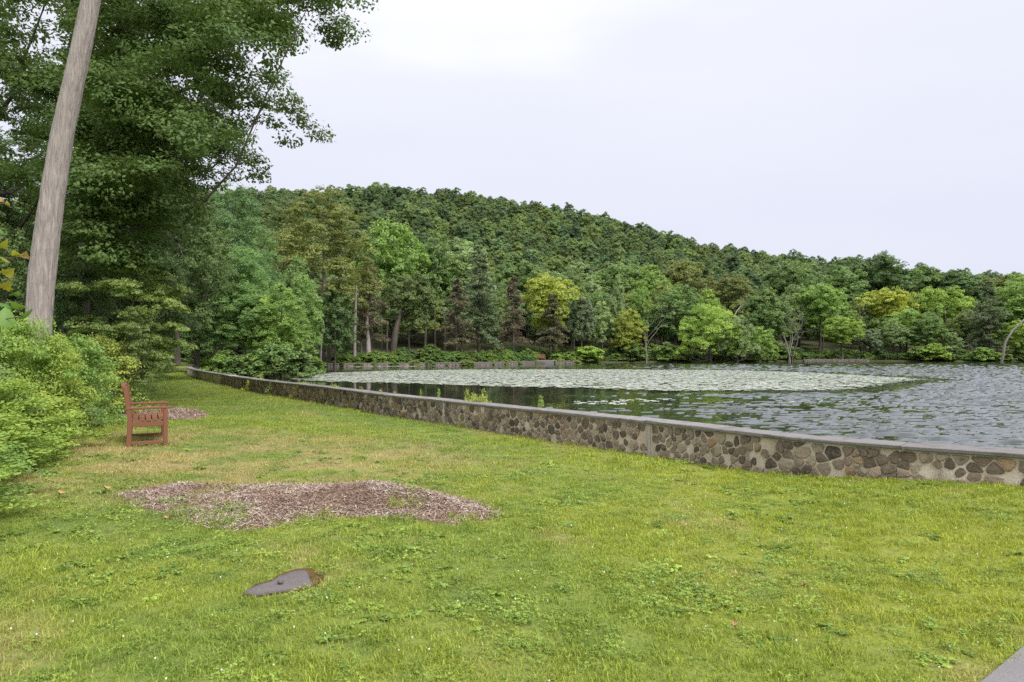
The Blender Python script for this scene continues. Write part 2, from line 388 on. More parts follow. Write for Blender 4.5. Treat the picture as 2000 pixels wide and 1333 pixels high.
def lake_sd(X, Y):
    """signed distance to the lake shore, positive inside the lake"""
    X = np.asarray(X, float); Y = np.asarray(Y, float); sh = X.shape; X = X.ravel(); Y = Y.ravel()
    d = np.full(X.shape, 1e9); ins = np.zeros(X.shape, bool); n = len(LAKE)
    for i in range(n):
        ax, ay = LAKE[i]; bx, by = LAKE[(i+1) % n]; ex, ey = bx-ax, by-ay
        t = np.clip(((X-ax)*ex + (Y-ay)*ey)/(ex*ex+ey*ey), 0, 1)
        d = np.minimum(d, (X-ax-t*ex)**2 + (Y-ay-t*ey)**2)
        if abs(ey) > 1e-9:
            c_ = ((ay > Y) != (by > Y)) & (X < (bx-ax)*(Y-ay)/ey + ax); ins ^= c_
    d = np.sqrt(d); return np.where(ins, d, -d).reshape(sh)
SKYL = np.array([(-900,450),(-300,420),(0,395),(300,368),(480,362),(540,359),(650,353),(760,358),(900,364),(1000,382),(1080,391),(1150,408),(1230,426),(1300,446),(1400,467),(1500,484),(1620,497),(1700,503),(1790,514),(1850,522),(2000,534),(2400,545),(3200,560)], float)
WATER = -0.25
def terr(X, Y, sd=None):
    X = np.asarray(X, float); Y = np.asarray(Y, float)
    if sd is None: sd = lake_sd(X, Y)
    Yc = np.maximum(Y, 30.); u = X/Yc*F + 1000
    z = .20*smooth(12, 7.5, Y)*smooth(2.2, 5.5, X) + .16*smooth(-2.5, -6.5, X)*smooth(24, 9, Y) + .05*(fbm(X*.25, Y*.25, 3)-.5)*smooth(60, 20, Y)
    far = smooth(85, 120, Y)
    z = z + far*.45*smooth(0, 4, -sd)
    D0 = np.clip(112 + (u-600)*.062, 100, 178); Dc = 430.
    sky_y = np.interp(u, SKYL[:,0], SKYL[:,1]); hc = (HOR - sky_y)/F*Dc + EYE - 13.0
    t = np.clip((Y-D0)/(Dc-D0), 0, 1.6)
    hh = hc*np.where(t < 1, np.minimum(t,1)**1.3, 1 - .8*np.minimum(t-1, .6)**1.5)
    z = z + hh + smooth(0, 40, hh)*6*(fbm(X/60, Y/60, 9)-.5)
    lk = smooth(.08, .5, sd)
    return z*(1-lk) + lk*(-1.1)
def ground_pt(px, py):
    """where the sight line through a photo pixel meets the ground"""
    D = np.concatenate([np.arange(2, 60, .02), np.arange(60, 200, .2)]); X = (px-1000)/F*D; Z = EYE + (HOR-py)/F*D
    k = np.argmax(Z < terr(X, D)); return float(X[k]), float(D[k])
def water_pt(px, py):
    D = (EYE-WATER)*F/(py-HOR); return (px-1000)/F*D, D
def inpoly(X, Y, P):
    ins = np.zeros(np.shape(X), bool); n = len(P)
    for i in range(n):
        ax, ay = P[i]; bx, by = P[(i+1) % n]
        if abs(by-ay) > 1e-9: ins ^= ((ay > Y) != (by > Y)) & (X < (bx-ax)*(Y-ay)/(by-ay)+ax)
    return ins
def polyd(X, Y, P):
    d = np.full(np.shape(X), 1e9); n = len(P)
    for i in range(n):
        ax, ay = P[i]; bx, by = P[(i+1) % n]; ex, ey = bx-ax, by-ay
        t = np.clip(((X-ax)*ex+(Y-ay)*ey)/(ex*ex+ey*ey+1e-12), 0, 1); d = np.minimum(d, np.hypot(X-ax-t*ex, Y-ay-t*ey))
    return d

# ------------------------------------------------------------------ ground and lake
gx = np.unique(np.concatenate([np.linspace(-900,-160,32), np.linspace(-160,-34,50), np.arange(-34,10,.32), np.linspace(10,140,60), np.linspace(140,900,34)]))
gy = np.unique(np.concatenate([np.linspace(-120,-5,18), np.arange(-5,17,.26), np.arange(17,66,.6), np.linspace(66,200,75), np.linspace(200,1000,70)]))
GX, GY = np.meshgrid(gx, gy); GZ = terr(GX, GY)
nx_, ny_ = len(gx), len(gy); ii = np.arange(nx_*ny_).reshape(ny_, nx_)
q = np.stack([ii[:-1,:-1], ii[:-1,1:], ii[1:,1:], ii[1:,:-1]], -1).reshape(-1, 4)
ground = link('ground', mesh_np('ground', np.stack([GX,GY,GZ], -1).reshape(-1,3), q, M['ground'], smooth_shade=True), kind='structure')
wx = np.linspace(-60, 320, 20); wy = np.linspace(-40, 200, 20); A, B = np.meshgrid(wx, wy); ii = np.arange(400).reshape(20,20)
q = np.stack([ii[:-1,:-1], ii[:-1,1:], ii[1:,1:], ii[1:,:-1]], -1).reshape(-1,4)
V0 = np.stack([A,B,np.full_like(A,WATER)],-1).reshape(-1,3)
rD = 6.5*1.0048**np.arange(630); ru = np.linspace(960, 2450, 360); RU, RD = np.meshgrid(ru, rD); RX = (RU-1000)/F*RD
def wind_mask(X, Y):
    n_ = fbm(X*.09, Y*.22, 15, 4); t_ = np.minimum(-4.5+.34*Y, 15)
    return smooth(t_-3.5, t_+5, X + 15*(n_-.5))*smooth(1000, 1060, X/np.maximum(Y,1)*F+1000)*smooth(130, 118, Y)
MAIN = [(560,740),(640,729),(760,724.5),(950,722),(1200,722),(1450,724),(1600,729),(1750,737),(1820,742),(1760,747),(1710,756),(1630,764),(1450,765),(1280,765),(1150,760),(1000,757),(850,752),(740,749),(640,747),(590,744)]
RAFT = np.array([water_pt(*p) for p in MAIN]); rw = nrng(81); W_ = np.zeros_like(RX)
for k in range(34):
    lam = (.24*1.055**k if k < 26 else .8*1.22**(k-26))*rw.uniform(.9,1.1); th = R(80)+rw.normal()*.34; kk = 2*pi/lam; W_ += (.046 if k < 26 else .016)*lam/(2*pi)*np.sin(kk*(RX*np.cos(th)+RD*np.sin(th)) + rw.uniform(0,6.28) + 1.3*vnoise(RX*.35/lam, RD*.5/lam, k))
mk = wind_mask(RX, RD)*np.where(inpoly(RX, RD, RAFT), 0, smooth(.2, 3.0, polyd(RX, RD, RAFT))); RZ = WATER+.004+mk*(.03 + .04*smooth(30,80,RD) + W_*(.5+1.0*fbm(RX*.3, RD*.5, 44))*np.clip(1+(RD-22)/26, 1, 2.9))
n0 = len(V0); jj = np.arange(RX.size).reshape(RX.shape)+n0
q2 = np.stack([jj[:-1,:-1], jj[:-1,1:], jj[1:,1:], jj[1:,:-1]], -1).reshape(-1,4)
RZ = np.where(lake_sd(RX, RD) > -.05, RZ, WATER-.05)
lake = link('lake', mesh_np('lake', np.vstack([V0, np.stack([RX,RD,RZ],-1).reshape(-1,3)]), np.concatenate([q,q2]), M['water'], smooth_shade=True), kind='structure')

# ------------------------------------------------------------------ geometry-node scatter (for stuff nobody could count)
def scatter(name, pts, rot, scl, idx, sources, **props):
    me = mesh_np(name, pts, np.zeros((0,3),int)) if False else bpy.data.meshes.new(name)
    n = len(pts); me.vertices.add(n); me.vertices.foreach_set('co', np.asarray(pts, np.float32).ravel())
    a = me.attributes.new('rot', 'FLOAT_VECTOR', 'POINT'); a.data.foreach_set('vector', np.asarray(rot, np.float32).ravel())
    a = me.attributes.new('scl', 'FLOAT_VECTOR', 'POINT'); s3 = np.asarray(scl, np.float32); s3 = np.repeat(s3[:,None],3,1) if s3.ndim == 1 else s3
    a.data.foreach_set('vector', s3.ravel())
    a = me.attributes.new('idx', 'INT', 'POINT'); a.data.foreach_set('value', np.asarray(idx, np.int32))
    o = link(name, me, **props)
    c = bpy.data.collections.new(name + '_sources')
    for k, s in enumerate(sources): c.objects.link(s)
    ng = bpy.data.node_groups.new(name, 'GeometryNodeTree')
    ng.interface.new_socket('Geometry', in_out='INPUT', socket_type='NodeSocketGeometry'); ng.interface.new_socket('Geometry', in_out='OUTPUT', socket_type='NodeSocketGeometry')
    N = ng.nodes.new; gi = N('NodeGroupInput'); go = N('NodeGroupOutput'); ip = N('GeometryNodeInstanceOnPoints'); ci = N('GeometryNodeCollectionInfo')
    ci.inputs['Collection'].default_value = c; ci.inputs['Separate Children'].default_value = True; ci.inputs['Reset Children'].default_value = True
    ip.inputs['Pick Instance'].default_value = True
    def na(nm, t):
        k = N('GeometryNodeInputNamedAttribute'); k.data_type = t; k.inputs['Name'].default_value = nm; return k.outputs[0]
    L = ng.links.new
    L(gi.outputs[0], ip.inputs['Points']); L(ci.outputs[0], ip.inputs['Instance']); L(na('idx','INT'), ip.inputs['Instance Index'])
    e2r = N('FunctionNodeEulerToRotation'); L(na('rot','FLOAT_VECTOR'), e2r.inputs[0]); L(e2r.outputs[0], ip.inputs['Rotation']); L(na('scl','FLOAT_VECTOR'), ip.inputs['Scale'])
    L(ip.outputs[0], go.inputs[0])
    md = o.modifiers.new('scatter', 'NODES'); md.node_group = ng
    return o
def src(name, me, color=None):
    o = bpy.data.objects.new(name, me)
    if color: o.color = (*color, 1)
    return o

# ------------------------------------------------------------------ lakeside stone wall
WTOP = 0.50      # underside of the coping
HALF = 0.17
def px_of(x, y): return x/y*F + 1000
def s_at_px(px):
    s = np.linspace(0, WLEN, 4000); x, y, _, _ = wallf(s); u = np.where(y > 4, x/np.maximum(y,.1)*F+1000, 9e9)
    return float(s[np.argmin(np.abs(u-px))])
wall = empty('stone_wall', (0,0,0), label='long curving fieldstone wall with slab coping between the lawn and the lake', category='wall')
def strip(s, prof, name, mat, parent, closed_ends=True, offs=None):
    """sweep a profile [(depth towards lawn, z)] along the wall line at stations s; z may be a callable of s"""
    x, y, nx, ny = wallf(s); V = []; n = len(s); m = len(prof)
    for d, z in prof:
        zz = z if not callable(z) else z(x, y); zz = np.broadcast_to(zz, x.shape)
        V.append(np.stack([x+nx*d, y+ny*d, zz], -1))
    V = np.stack(V, 1)                                      # n,m,3
    if offs is not None: V = V + offs
    ii = np.arange(n*m).reshape(n, m); q = []
    for k in range(m):
        k2 = (k+1) % m; q.append(np.stack([ii[:-1,k], ii[1:,k], ii[1:,k2], ii[:-1,k2]], -1))
    q = np.concatenate(q); fs = [q]
    if closed_ends: fs.append(np.array([ii[0,:], ii[-1,::-1]]))
    return link(name, mesh_np(name, V.reshape(-1,3), fs, mat), parent)
base = lambda x, y: np.maximum(terr(x, y, np.full(np.shape(x), -1.)) - .5, -1.0)
sst = np.arange(0, WLEN, .35)
strip(sst, [(HALF, base), (HALF, WTOP), (-HALF, WTOP), (-HALF, -1.15)], 'mortar_core', M['mortar'], wall)
rng = nrng(7)
# coping slabs
JP = [2330,2160,1960,1770,1590,1419,1278,1160,1054,962,880,826,765,721,691,654]
cuts = [0.0] + [s_at_px(p) for p in JP if p < 2000] ; cuts = [c for c in cuts]
sA = s_at_px(1770)
pre = list(np.arange(sA % 1.35, sA-.5, 1.35)); cuts = [0.] + pre + [s_at_px(p) for p in JP if p <= 1770]
while cuts[-1] < WLEN-1.5: cuts.append(cuts[-1] + rng.uniform(1.15, 1.5))
cuts.append(WLEN); cuts = sorted(set(cuts))
for a, b in zip(cuts[:-1], cuts[1:]):
    if b-a < .15: continue
    dz = rng.uniform(-.006, .006); th = .052 + rng.uniform(-.004,.004); o_ = rng.uniform(-.008,.008)
    s_ = np.linspace(a+.007, b-.007, 5); f = HALF+.045+o_; g_ = -HALF-.04+o_; c_ = .009
    offs = (rng.random((5, 8, 3))-.5)*.006; offs[:,:,2] += dz
    strip(s_, [(f-c_, WTOP+.004), (f, WTOP+.004+c_), (f, WTOP+th-c_), (f-c_, WTOP+th), (g_+c_, WTOP+th), (g_, WTOP+th-c_), (g_, WTOP+.004+c_), (g_+c_, WTOP+.004)], 'coping_slab', M['coping'], wall, offs=offs)
strip(np.arange(0, WLEN, .5), [(HALF+.028, WTOP+.002), (HALF+.028, WTOP+.043), (-HALF-.02, WTOP+.043), (-HALF-.02, WTOP+.002)], 'coping_joint_mortar', M['joint'], wall)
# expansion joints
for p in (1283, 880, 2120):
    s0 = s_at_px(p) if p < 2000 else 5.2
    s_ = np.array([s0-.022, s0+.022])
    strip(s_, [(HALF+.012, base), (HALF+.012, WTOP-.01), (HALF-.02, WTOP-.01), (HALF-.02, base)], 'expansion_joint', M['joint'], wall)
# the stones: voronoi cells on the wall face, each with rounded corners and its own proud face
S0, S1 = 0.6, s_at_px(440)
pts = []
s = S0
def try_fill():
    out = []; cell = {}
    for k in range(60000):
        s_ = rng.uniform(S0, S1); z_ = rng.uniform(-.1, WTOP-.02)
        r_ = .042 + .078*rng.random()**1.3
        key = int(s_/.35); ok = True
        for kk in (key-1, key, key+1):
            for (a, b_, rr) in cell.get(kk, ()):
                if (a-s_)**2 + ((b_-z_)*1.15)**2 < (r_+rr)**2*.80: ok = False; break
            if not ok: break
        if ok: cell.setdefault(key, []).append((s_, z_, r_)); out.append((s_, z_, r_))
    return out
cells = try_fill(); CA = np.array(cells)
def clip(poly, px_, py_, nx, ny):
    out = []; n = len(poly)
    for i in range(n):
        a = poly[i]; b_ = poly[(i+1) % n]; da = (a[0]-px_)*nx+(a[1]-py_)*ny; db = (b_[0]-px_)*nx+(b_[1]-py_)*ny
        if da <= 0: out.append(a)
        if (da < 0) != (db < 0) and da != db: t = da/(da-db); out.append((a[0]+t*(b_[0]-a[0]), a[1]+t*(b_[1]-a[1])))
    return out
stones = []
for i, (s_, z_, r_) in enumerate(cells):
    xw, yw, _, _ = wallf(s_); gz_ = float(terr(xw, yw, np.array(-1.)))
    lo, hi = gz_-.08, WTOP-.004
    if z_ < lo: continue
    poly = [(s_-.33, lo), (s_+.33, lo), (s_+.33, hi), (s_-.33, hi)]
    nb = np.where((np.abs(CA[:,0]-s_) < .75))[0]
    for j in nb:
        if j == i: continue
        dx, dy = CA[j,0]-s_, CA[j,1]-z_; d = math.hypot(dx, dy); f = .5 + .5*(r_-CA[j,2])/(r_+CA[j,2])*.6
        poly = clip(poly, s_+dx*f, z_+dy*f, dx/d, dy/d)
        if len(poly) < 3: break
    if len(poly) < 3 or rng.random() < .10: continue
    P_ = np.array(poly); c_ = P_.mean(0); k_ = rng.uniform(.80, .95)
    P_ = c_ + (P_-c_)*k_ + (rng.random(P_.shape)-.5)*.02
    # corners cut
    Q = []
    for a in range(len(P_)):
        p0, p1, p2 = P_[a-1], P_[a], P_[(a+1) % len(P_)]; ck = rng.uniform(.12,.27); Q += [p1+(p0-p1)*ck, p1+(p2-p1)*ck]
    Q = np.array(Q); Q[:,1] = np.minimum(Q[:,1], hi-.01)
    # drop tiny edges
    keep = [0]
    for a in range(1, len(Q)):
        if np.hypot(*(Q[a]-Q[keep[-1]])) > .012: keep.append(a)
    Q = Q[keep]
    w, h_ = np.ptp(Q[:,0]), np.ptp(Q[:,1])
    if len(Q) < 5 or w < .05 or h_ < .045: continue
    if abs(s_-s_at_px(1283)) < w/2 or abs(s_-s_at_px(880)) < w/2: continue
    stones.append((s_, Q))
def stone_geo(Q, pr):
    n = len(Q); c_ = Q.mean(0); inner = c_ + (Q-c_)*.86
    dep = lambda P_, d: np.stack([*(lambda x, y, nx, ny: (x+nx*(HALF+d), y+ny*(HALF+d)))(*wallf(P_[:,0])), P_[:,1]], -1)
    tilt = (rng.random(2)-.5)*.05
    di = pr + (inner-c_)@tilt + (rng.random(n)-.5)*.006
    V = np.vstack([dep(Q, -.01), dep(c_+(Q-c_)*.97, pr*.55), np.stack([*(lambda x,y,nx,ny: (x+nx*(HALF+di), y+ny*(HALF+di)))(*wallf(inner[:,0])), inner[:,1]], -1), dep(c_[None], pr+.004)])
    q = [[a, (a+1) % n, n+(a+1) % n, n+a] for a in range(n)] + [[n+a, n+(a+1) % n, 2*n+(a+1) % n, 2*n+a] for a in range(n)]
    t = [[2*n+a, 2*n+(a+1) % n, 3*n] for a in range(n)]
    return V, np.array(q), np.array(t)
vis = sorted(stones, key=lambda k: (0 if (lambda x,y: y > 5.5 and abs(px_of(x,y)-1000) < 1040)(*[float(v_) for v_ in wallf(k[0])[:2]]) else 1, k[0]))
rest = MB(); restv = []
for k, (s_, Q) in enumerate(vis):
    V, q, t = stone_geo(Q, rng.uniform(.008, .026)); vv = min(1, max(0, rng.beta(1.6, 1.9)))
    if k < 300:
        st = link('stone', mesh_np('stone', V, [q, t], M['stone'], v=np.full(len(q)+len(t), vv), smooth_shade=False), wall)
    else:
        rest.add(V, q, t); restv.append((len(q), len(t), vv))
if restv:
    V = np.concatenate(rest.V); va = np.concatenate([np.concatenate([np.full(a, c_) for a, b_, c_ in restv]), np.concatenate([np.full(b_, c_) for a, b_, c_ in restv])])
    ro = link('small_stones', mesh_np('small_stones', V, [np.concatenate(rest.Fq), np.concatenate(rest.Ft)], M['stone'], v=va), wall, kind='stuff')
print('STONES', len(stones))

# walls on the far bank
def far_wall(P2, z0, z1, label, gap=None):
    o = empty('stone_wall', (P2[0][0], P2[0][1], 0), label=label, category='wall')
    C = curve_pts(np.array(P2, float), 60); T = np.gradient(C, axis=0); T /= np.linalg.norm(T,axis=1)[:,None]; Nn = np.stack([T[:,1], -T[:,0]], -1)
    def sw(prof, nm, mat):
        V = np.stack([np.column_stack([C+Nn*d, np.full(60, z)+(.05*np.sin(np.arange(60)*1.7)*(z > .3))]) for d, z in prof], 1); m = len(prof); ii = np.arange(60*m).reshape(60,m)
        q = np.concatenate([np.stack([ii[:-1,k], ii[1:,k], ii[1:,(k+1)%m], ii[:-1,(k+1)%m]],-1) for k in range(m)])
        V = V - np.array([P2[0][0], P2[0][1], 0])
        link(nm, mesh_np(nm, V.reshape(-1,3), [q, np.array([ii[0],ii[-1,::-1]])], mat), o)
    sw([(.3,z0),(.3,z1),(-.3,z1),(-.3,z0)], 'masonry', M['far_masonry'])
    sw([(.34,z1+.01),(.34,z1+.10),(-.34,z1+.10),(-.34,z1+.01)], 'coping', M['coping'])
    return o
far_wall([(-30,99.2),(-24,101.4),(-10,108.4),(-2,118.2),(4.0,128.4)], -1, .16, 'low pale stone wall along the far bank left of the distant bench')
far_wall([(8.2,132.2),(13.6,136.4)], -1, .16, 'short pale stone wall along the far bank right of the distant bench')
far_wall([(73,171.0),(82,172),(90,172)], -1, .22, 'short stone retaining wall on the far bank under the bright yellow-green tree')

# ------------------------------------------------------------------ benches
def bench():
    L_, W_ = 1.30, .57
    o = empty('garden_bench')
    def part(nm, c, d, rot=None, bev=.006):
        m = MB(); m.box(c, d, bev, rot); return link(nm, m.mesh(nm, M['bench']), o)
    def rx(a): c_, s_ = math.cos(a), math.sin(a); return np.array([[c_,0,s_],[0,1,0],[-s_,0,c_]])
    # local x runs from the back (0) to the front (W_), y along the length, z up
    for y in (.035, L_-.035):
        m = MB(); m.box((.035,y,.235), (.07,.065,.47), .006); V = m.V[0]; V[:,0] += np.where(V[:,2] < .2, -.022, .0)
        m.box((.0,y,.71), (.064,.064,.52), .006, rx(-.13)); link('leg', m.mesh('leg', M['bench']), o, label='rear bench leg running up into the back post')
        m = MB(); m.box((W_-.04,y,.30), (.065,.065,.60), .006); link('leg', m.mesh('leg', M['bench']), o)
        part('armrest', (.295,y,.625), (.64,.075,.035))
        part('seat_rail', (W_/2-.01,y,.375), (W_-.11,.04,.085))
        part('stretcher', (W_/2-.01,y,.075), (W_-.11,.042,.05))
    part('front_apron', (W_-.04,L_/2,.37), (.03,L_-.135,.07)); part('rear_apron', (.035,L_/2,.37), (.03,L_-.135,.07))
    for k in range(5): part('seat_slat', (.108+k*.0915,L_/2,.432+.012*abs(k-2)**1.2*.5), (.078,L_-.01-(.12 if k in (4,) else 0)*0-.002,.026), None, .004)
    for k in range(4): part('back_slat', (.012-.018*k*.95,L_/2,.53+k*.105), (.022,L_-.14,.078), rx(-.13), .004)
    part('top_rail', (-.052,L_/2,.955), (.05,L_-.02,.07), rx(-.13))
    return o
def copy_tree(o, parent=None):
    c = o.copy(); COL.objects.link(c); c.parent = parent
    for ch in list(o.children): copy_tree(ch, c)
    return c
B1 = bench()
bx, by = ground_pt(249, 874)
zb = min(float(terr(np.array(bx+a), np.array(by+b_))) for a in (-.6,.5) for b_ in (0,1.3))
B1.location = (bx, by, zb-.005); B1.rotation_euler = (0, 0, R(28.5))
B1['label'] = 'red-brown slatted garden bench on the lawn facing the lake'; B1['category'] = 'bench'; B1['group'] = 'garden benches'
B2 = copy_tree(B1); B2.location = (5.2, 133.4, .40); B2.rotation_euler = (0,0,R(-80)); B2.location.x = 5.0; B2.scale = (1.15,1.15,1.15)
B2['label'] = 'tiny distant reddish bench in the gap of the far bank wall'
pm = MB(); pm.box((0,0,-.55), (4.2,2.2,1.1), .05)
link('landing', pm.mesh('landing', M['concrete']), None, kind='structure').location = (6.0, 133.2, .40)

# ------------------------------------------------------------------ mulch, slab, path
def px_poly(L): return np.array([ground_pt(*p) for p in L])
MUL1 = px_poly([(232,968),(300,955),(350,946),(480,950),(560,948),(640,948),(720,952),(800,958),(860,966),(930,985),(978,1008),(930,1018),(880,1026),(800,1012),(720,1012),(650,1012),(560,1022),(500,1034),(430,1034),(350,1014),(290,992)])
MUL2 = px_poly([(205,808),(250,800),(300,798),(345,797),(390,803),(405,813),(380,820),(340,822),(280,819),(230,815)])
def mulch(P2, hmax, peak, rad, nch, chip, label, seed):
    rg = nrng(seed); x0, y0 = P2.min(0)-.1; x1, y1 = P2.max(0)+.1; st = .05
    X, Y = np.meshgrid(np.arange(x0,x1,st), np.arange(y0,y1,st))
    def hf(X, Y):
        ins = inpoly(X, Y, P2); d = polyd(X, Y, P2); sd = np.where(ins, d, -d)
        return np.where(sd > -.06, .018*smooth(-.06,.10,sd) + hmax*smooth(.0,.55,sd)*np.exp(-(((X-peak[0])/rad[0])**2+((Y-peak[1])/rad[1])**2)) + .035*smooth(0,.2,sd)*(fbm(X*4,Y*4,seed)-.35), -.08), sd
    H_, sd = hf(X, Y); Z = terr(X, Y) + H_
    n, m = X.shape; ii = np.arange(n*m).reshape(n,m); q = np.stack([ii[:-1,:-1],ii[:-1,1:],ii[1:,1:],ii[1:,:-1]],-1).reshape(-1,4)
    keep = (sd.ravel()[q] > -.12).any(1)
    o = link('mulch_mound', mesh_np('mulch_mound', np.stack([X,Y,Z],-1).reshape(-1,3), q[keep], M['mulch'], smooth_shade=True), label=label, category='mulch pile', group='mulch piles')
    # chips
    cx = rg.uniform(x0, x1, nch*3); cy_ = rg.uniform(y0, y1, nch*3); H_, sd = hf(cx, cy_)
    k = (sd + rg.normal(0,.05,len(cx))) > -.03; k &= (fbm(cx*1.7, cy_*1.7, seed+5) > .30) | (rg.random(len(cx)) < .5); cx, cy_, H_ = cx[k][:nch], cy_[k][:nch], H_[k][:nch]
    N = len(cx); C = np.stack([cx, cy_, terr(cx,cy_)+np.maximum(H_,0)+rg.uniform(.002,.02,N)], -1)
    yaw = rg.uniform(0,2*pi,N); pit = rg.normal(0,.35,N); rol = rg.normal(0,.6,N)
    a = np.stack([np.cos(yaw)*np.cos(pit), np.sin(yaw)*np.cos(pit), np.sin(pit)], -1); b_ = np.stack([-np.sin(yaw)*np.cos(rol), np.cos(yaw)*np.cos(rol), np.sin(rol)], -1); c_ = np.cross(a, b_)
    l = chip*rg.gamma(3,.33,N)[:,None]; w = chip*.17*rg.uniform(.6,1.5,N)[:,None]; t = chip*.07
    V = np.stack([C-a*l-b_*w, C-a*l*.9+b_*w, C+a*l-b_*w*.5, C+a*l*.85+b_*w*.8, C-a*l*.7+c_*t, C+a*l*.7+c_*t], 1).reshape(-1,3)
    o6 = (np.arange(N)*6)[:,None]; tri = np.array([[0,1,4],[2,5,3]])
    T = (o6[:,None]+tri[None]).reshape(-1,3); qd = (o6[:,None]+np.array([[0,4,5,2],[1,3,5,4],[0,2,3,1]])[None]).reshape(-1,4)
    v = rg.beta(1.6,1.5,N)
    link('wood_chips', mesh_np('wood_chips', V, [T, qd], M['chip'], v=np.concatenate([np.repeat(v,2), np.repeat(v,3)])), o, kind='stuff')
    return hf
pk = ground_pt(715, 985)
HF1 = mulch(MUL1, .18, pk, (1.0,.62), 24000, .021, 'low mound of brown wood chip mulch in the foreground lawn', 21)
pk2 = ground_pt(330, 809)
HF2 = mulch(MUL2, .06, pk2, (.8,.8), 3500, .035, 'small flat patch of wood chip mulch behind the garden bench', 22)
SLAB = px_poly([(474,1167),(500,1153),(528,1146),(545,1132),(575,1124),(598,1123),(603,1130),(606,1140),(612,1148),(585,1156),(540,1162),(500,1168)])
MOSS = px_poly([(472,1168),(494,1150),(524,1141),(545,1126),(578,1116),(606,1114),(634,1122),(632,1134),(616,1148),(588,1156.5),(540,1162.5),(500,1168.5)])
def plate(P2, z0, z1, name, mat, jit, seed, parent=None, **pr):
    rg = nrng(seed); C = P2.mean(0); n = len(P2); rings = [(1.0,z0),(1.0,z1-.008),(.95,z1),(.6,z1+.002),(.25,z1)]
    V = []
    for f, z in rings:
        p = C+(P2-C)*f; V.append(np.column_stack([p, terr(p[:,0],p[:,1])+z+(rg.random(n)-.5)*jit*(f < 1)]))
    V.append(np.array([[C[0],C[1],float(terr(C[0],C[1]))+z1]])); V = np.concatenate(V); q = []
    for r in range(len(rings)-1):
        for k in range(n): q.append([r*n+k, r*n+(k+1)%n, (r+1)*n+(k+1)%n, (r+1)*n+k])
    t = [[(len(rings)-1)*n+k, (len(rings)-1)*n+(k+1)%n, len(rings)*n] for k in range(n)]
    return link(name, mesh_np(name, V, [np.array(q), np.array(t)], mat, smooth_shade=True), parent, **pr)
slab = plate(SLAB, -.05, .030, 'flat_rock', M['rock'], .012, 31, label='flat grey rock sunk in the foreground grass with moss around it', category='rock')
plate(MOSS, -.05, .020, 'moss', M['moss'], .012, 32, slab, label='rusty orange moss rim round the rock')
sp = ground_pt(548, 1152)
def pebble(loc, r, name, mat, seed, **pr):
    rg = nrng(seed); u, v = np.meshgrid(np.linspace(0,2*pi,9)[:-1], np.linspace(-1.3,1.3,5)); V = np.stack([np.cos(u)*np.cos(v)*r[0], np.sin(u)*np.cos(v)*r[1], np.sin(v)*r[2]],-1).reshape(-1,3)*(1+(rg.random((40,1))-.5)*.35)
    ii = np.arange(40).reshape(5,8); q = np.concatenate([np.stack([ii[:-1,k],ii[:-1,(k+1)%8],ii[1:,(k+1)%8],ii[1:,k]],-1) for k in range(8)])
    o = link(name, mesh_np(name, V, [q, np.array([ii[0,::-1], ii[-1]])], mat, smooth_shade=True), **pr); o.location = loc; return o
pebble((sp[0],sp[1],float(terr(*sp))+.055), (.022,.02,.022), 'pebble', M['rock'], 3, label='small round pebble lying on the flat grey rock', category='pebble')
# concrete path whose corner shows at the lower right
e0 = np.array(ground_pt(1936,1330)); e1 = np.array(ground_pt(2000,1268)); dv = (e1-e0)/np.linalg.norm(e1-e0); nv = np.array([dv[1],-dv[0]])
m = MB(); A = e0-dv*2.5; Bq = e0+dv*2.6
P4 = [A, Bq, Bq+nv*1.5, A+nv*1.5]
V = [[p[0],p[1],z] for z in (-.1,.09) for p in P4]; 
zc = float(terr(*e0)); V = [[a,b_,c_+zc-.06] for a,b_,c_ in V]
PATH = np.array(P4)
link('path', mesh_np('path', np.array(V), np.array([[3,2,1,0],[4,5,6,7],[0,1,5,4],[1,2,6,5],[2,3,7,6],[3,0,4,7]]), M['concrete']), kind='structure')

# ------------------------------------------------------------------ leaf clouds and trees
def unit(v): return v/(np.linalg.norm(v, axis=-1, keepdims=True)+1e-9)
def leaf_quads(C, Nn, L_, W_, rg, fold=.12):
    n = len(C); r = unit(rg.normal(size=(n,3))); a = unit(np.cross(Nn, r)); b_ = np.cross(Nn, a)
    l = (L_*rg.uniform(.7,1.3,n)/2)[:,None]; w = (W_*rg.uniform(.7,1.3,n)/2)[:,None]; dn = Nn*(l*fold)
    V = np.stack([C-a*l, C+b_*w-dn, C+a*l, C-b_*w-dn], 1).reshape(-1,3)
    return V, np.arange(n*4).reshape(-1,4)
PROF = {
 'round': lambda t: np.sqrt(np.clip(1-(2*t-1)**2, 0, 1)),
 'oak': lambda t: np.sin(pi*np.clip(t,0,1)**.75)**.55,
 'oval': lambda t: np.sin(pi*np.clip(t,0,1)**.65)**.7,
 'cone': lambda t: (1-t)**.75*np.clip(t*8,0,1)**.4,
 'vase': lambda t: np.sin(pi*np.clip(t,0,1)**1.3)**.6,
 'dome': lambda t: np.sqrt(np.clip(1-t**2.2, 0, 1)),
}
def clumps(rg, nc, H, z0, Rr, prof, inner=.35, lobes=.28, seed=0):
    f = PROF[prof]; out = np.zeros((0,3))
    t = rg.random(nc*6); keep = rg.random(nc*6) < (f(t)+.08); t = t[keep][:nc]; n = len(t)
    ph = rg.uniform(0,2*pi,n); rr = (inner+(1-inner)*rg.random(n)**.55)
    lob = 1 + lobes*(vnoise(ph*1.3+t*2, t*5+seed, seed)-.5)*2
    r = Rr*f(t)*rr*lob
    return np.stack([np.cos(ph)*r, np.sin(ph)*r, z0+(H-z0)*t], -1)
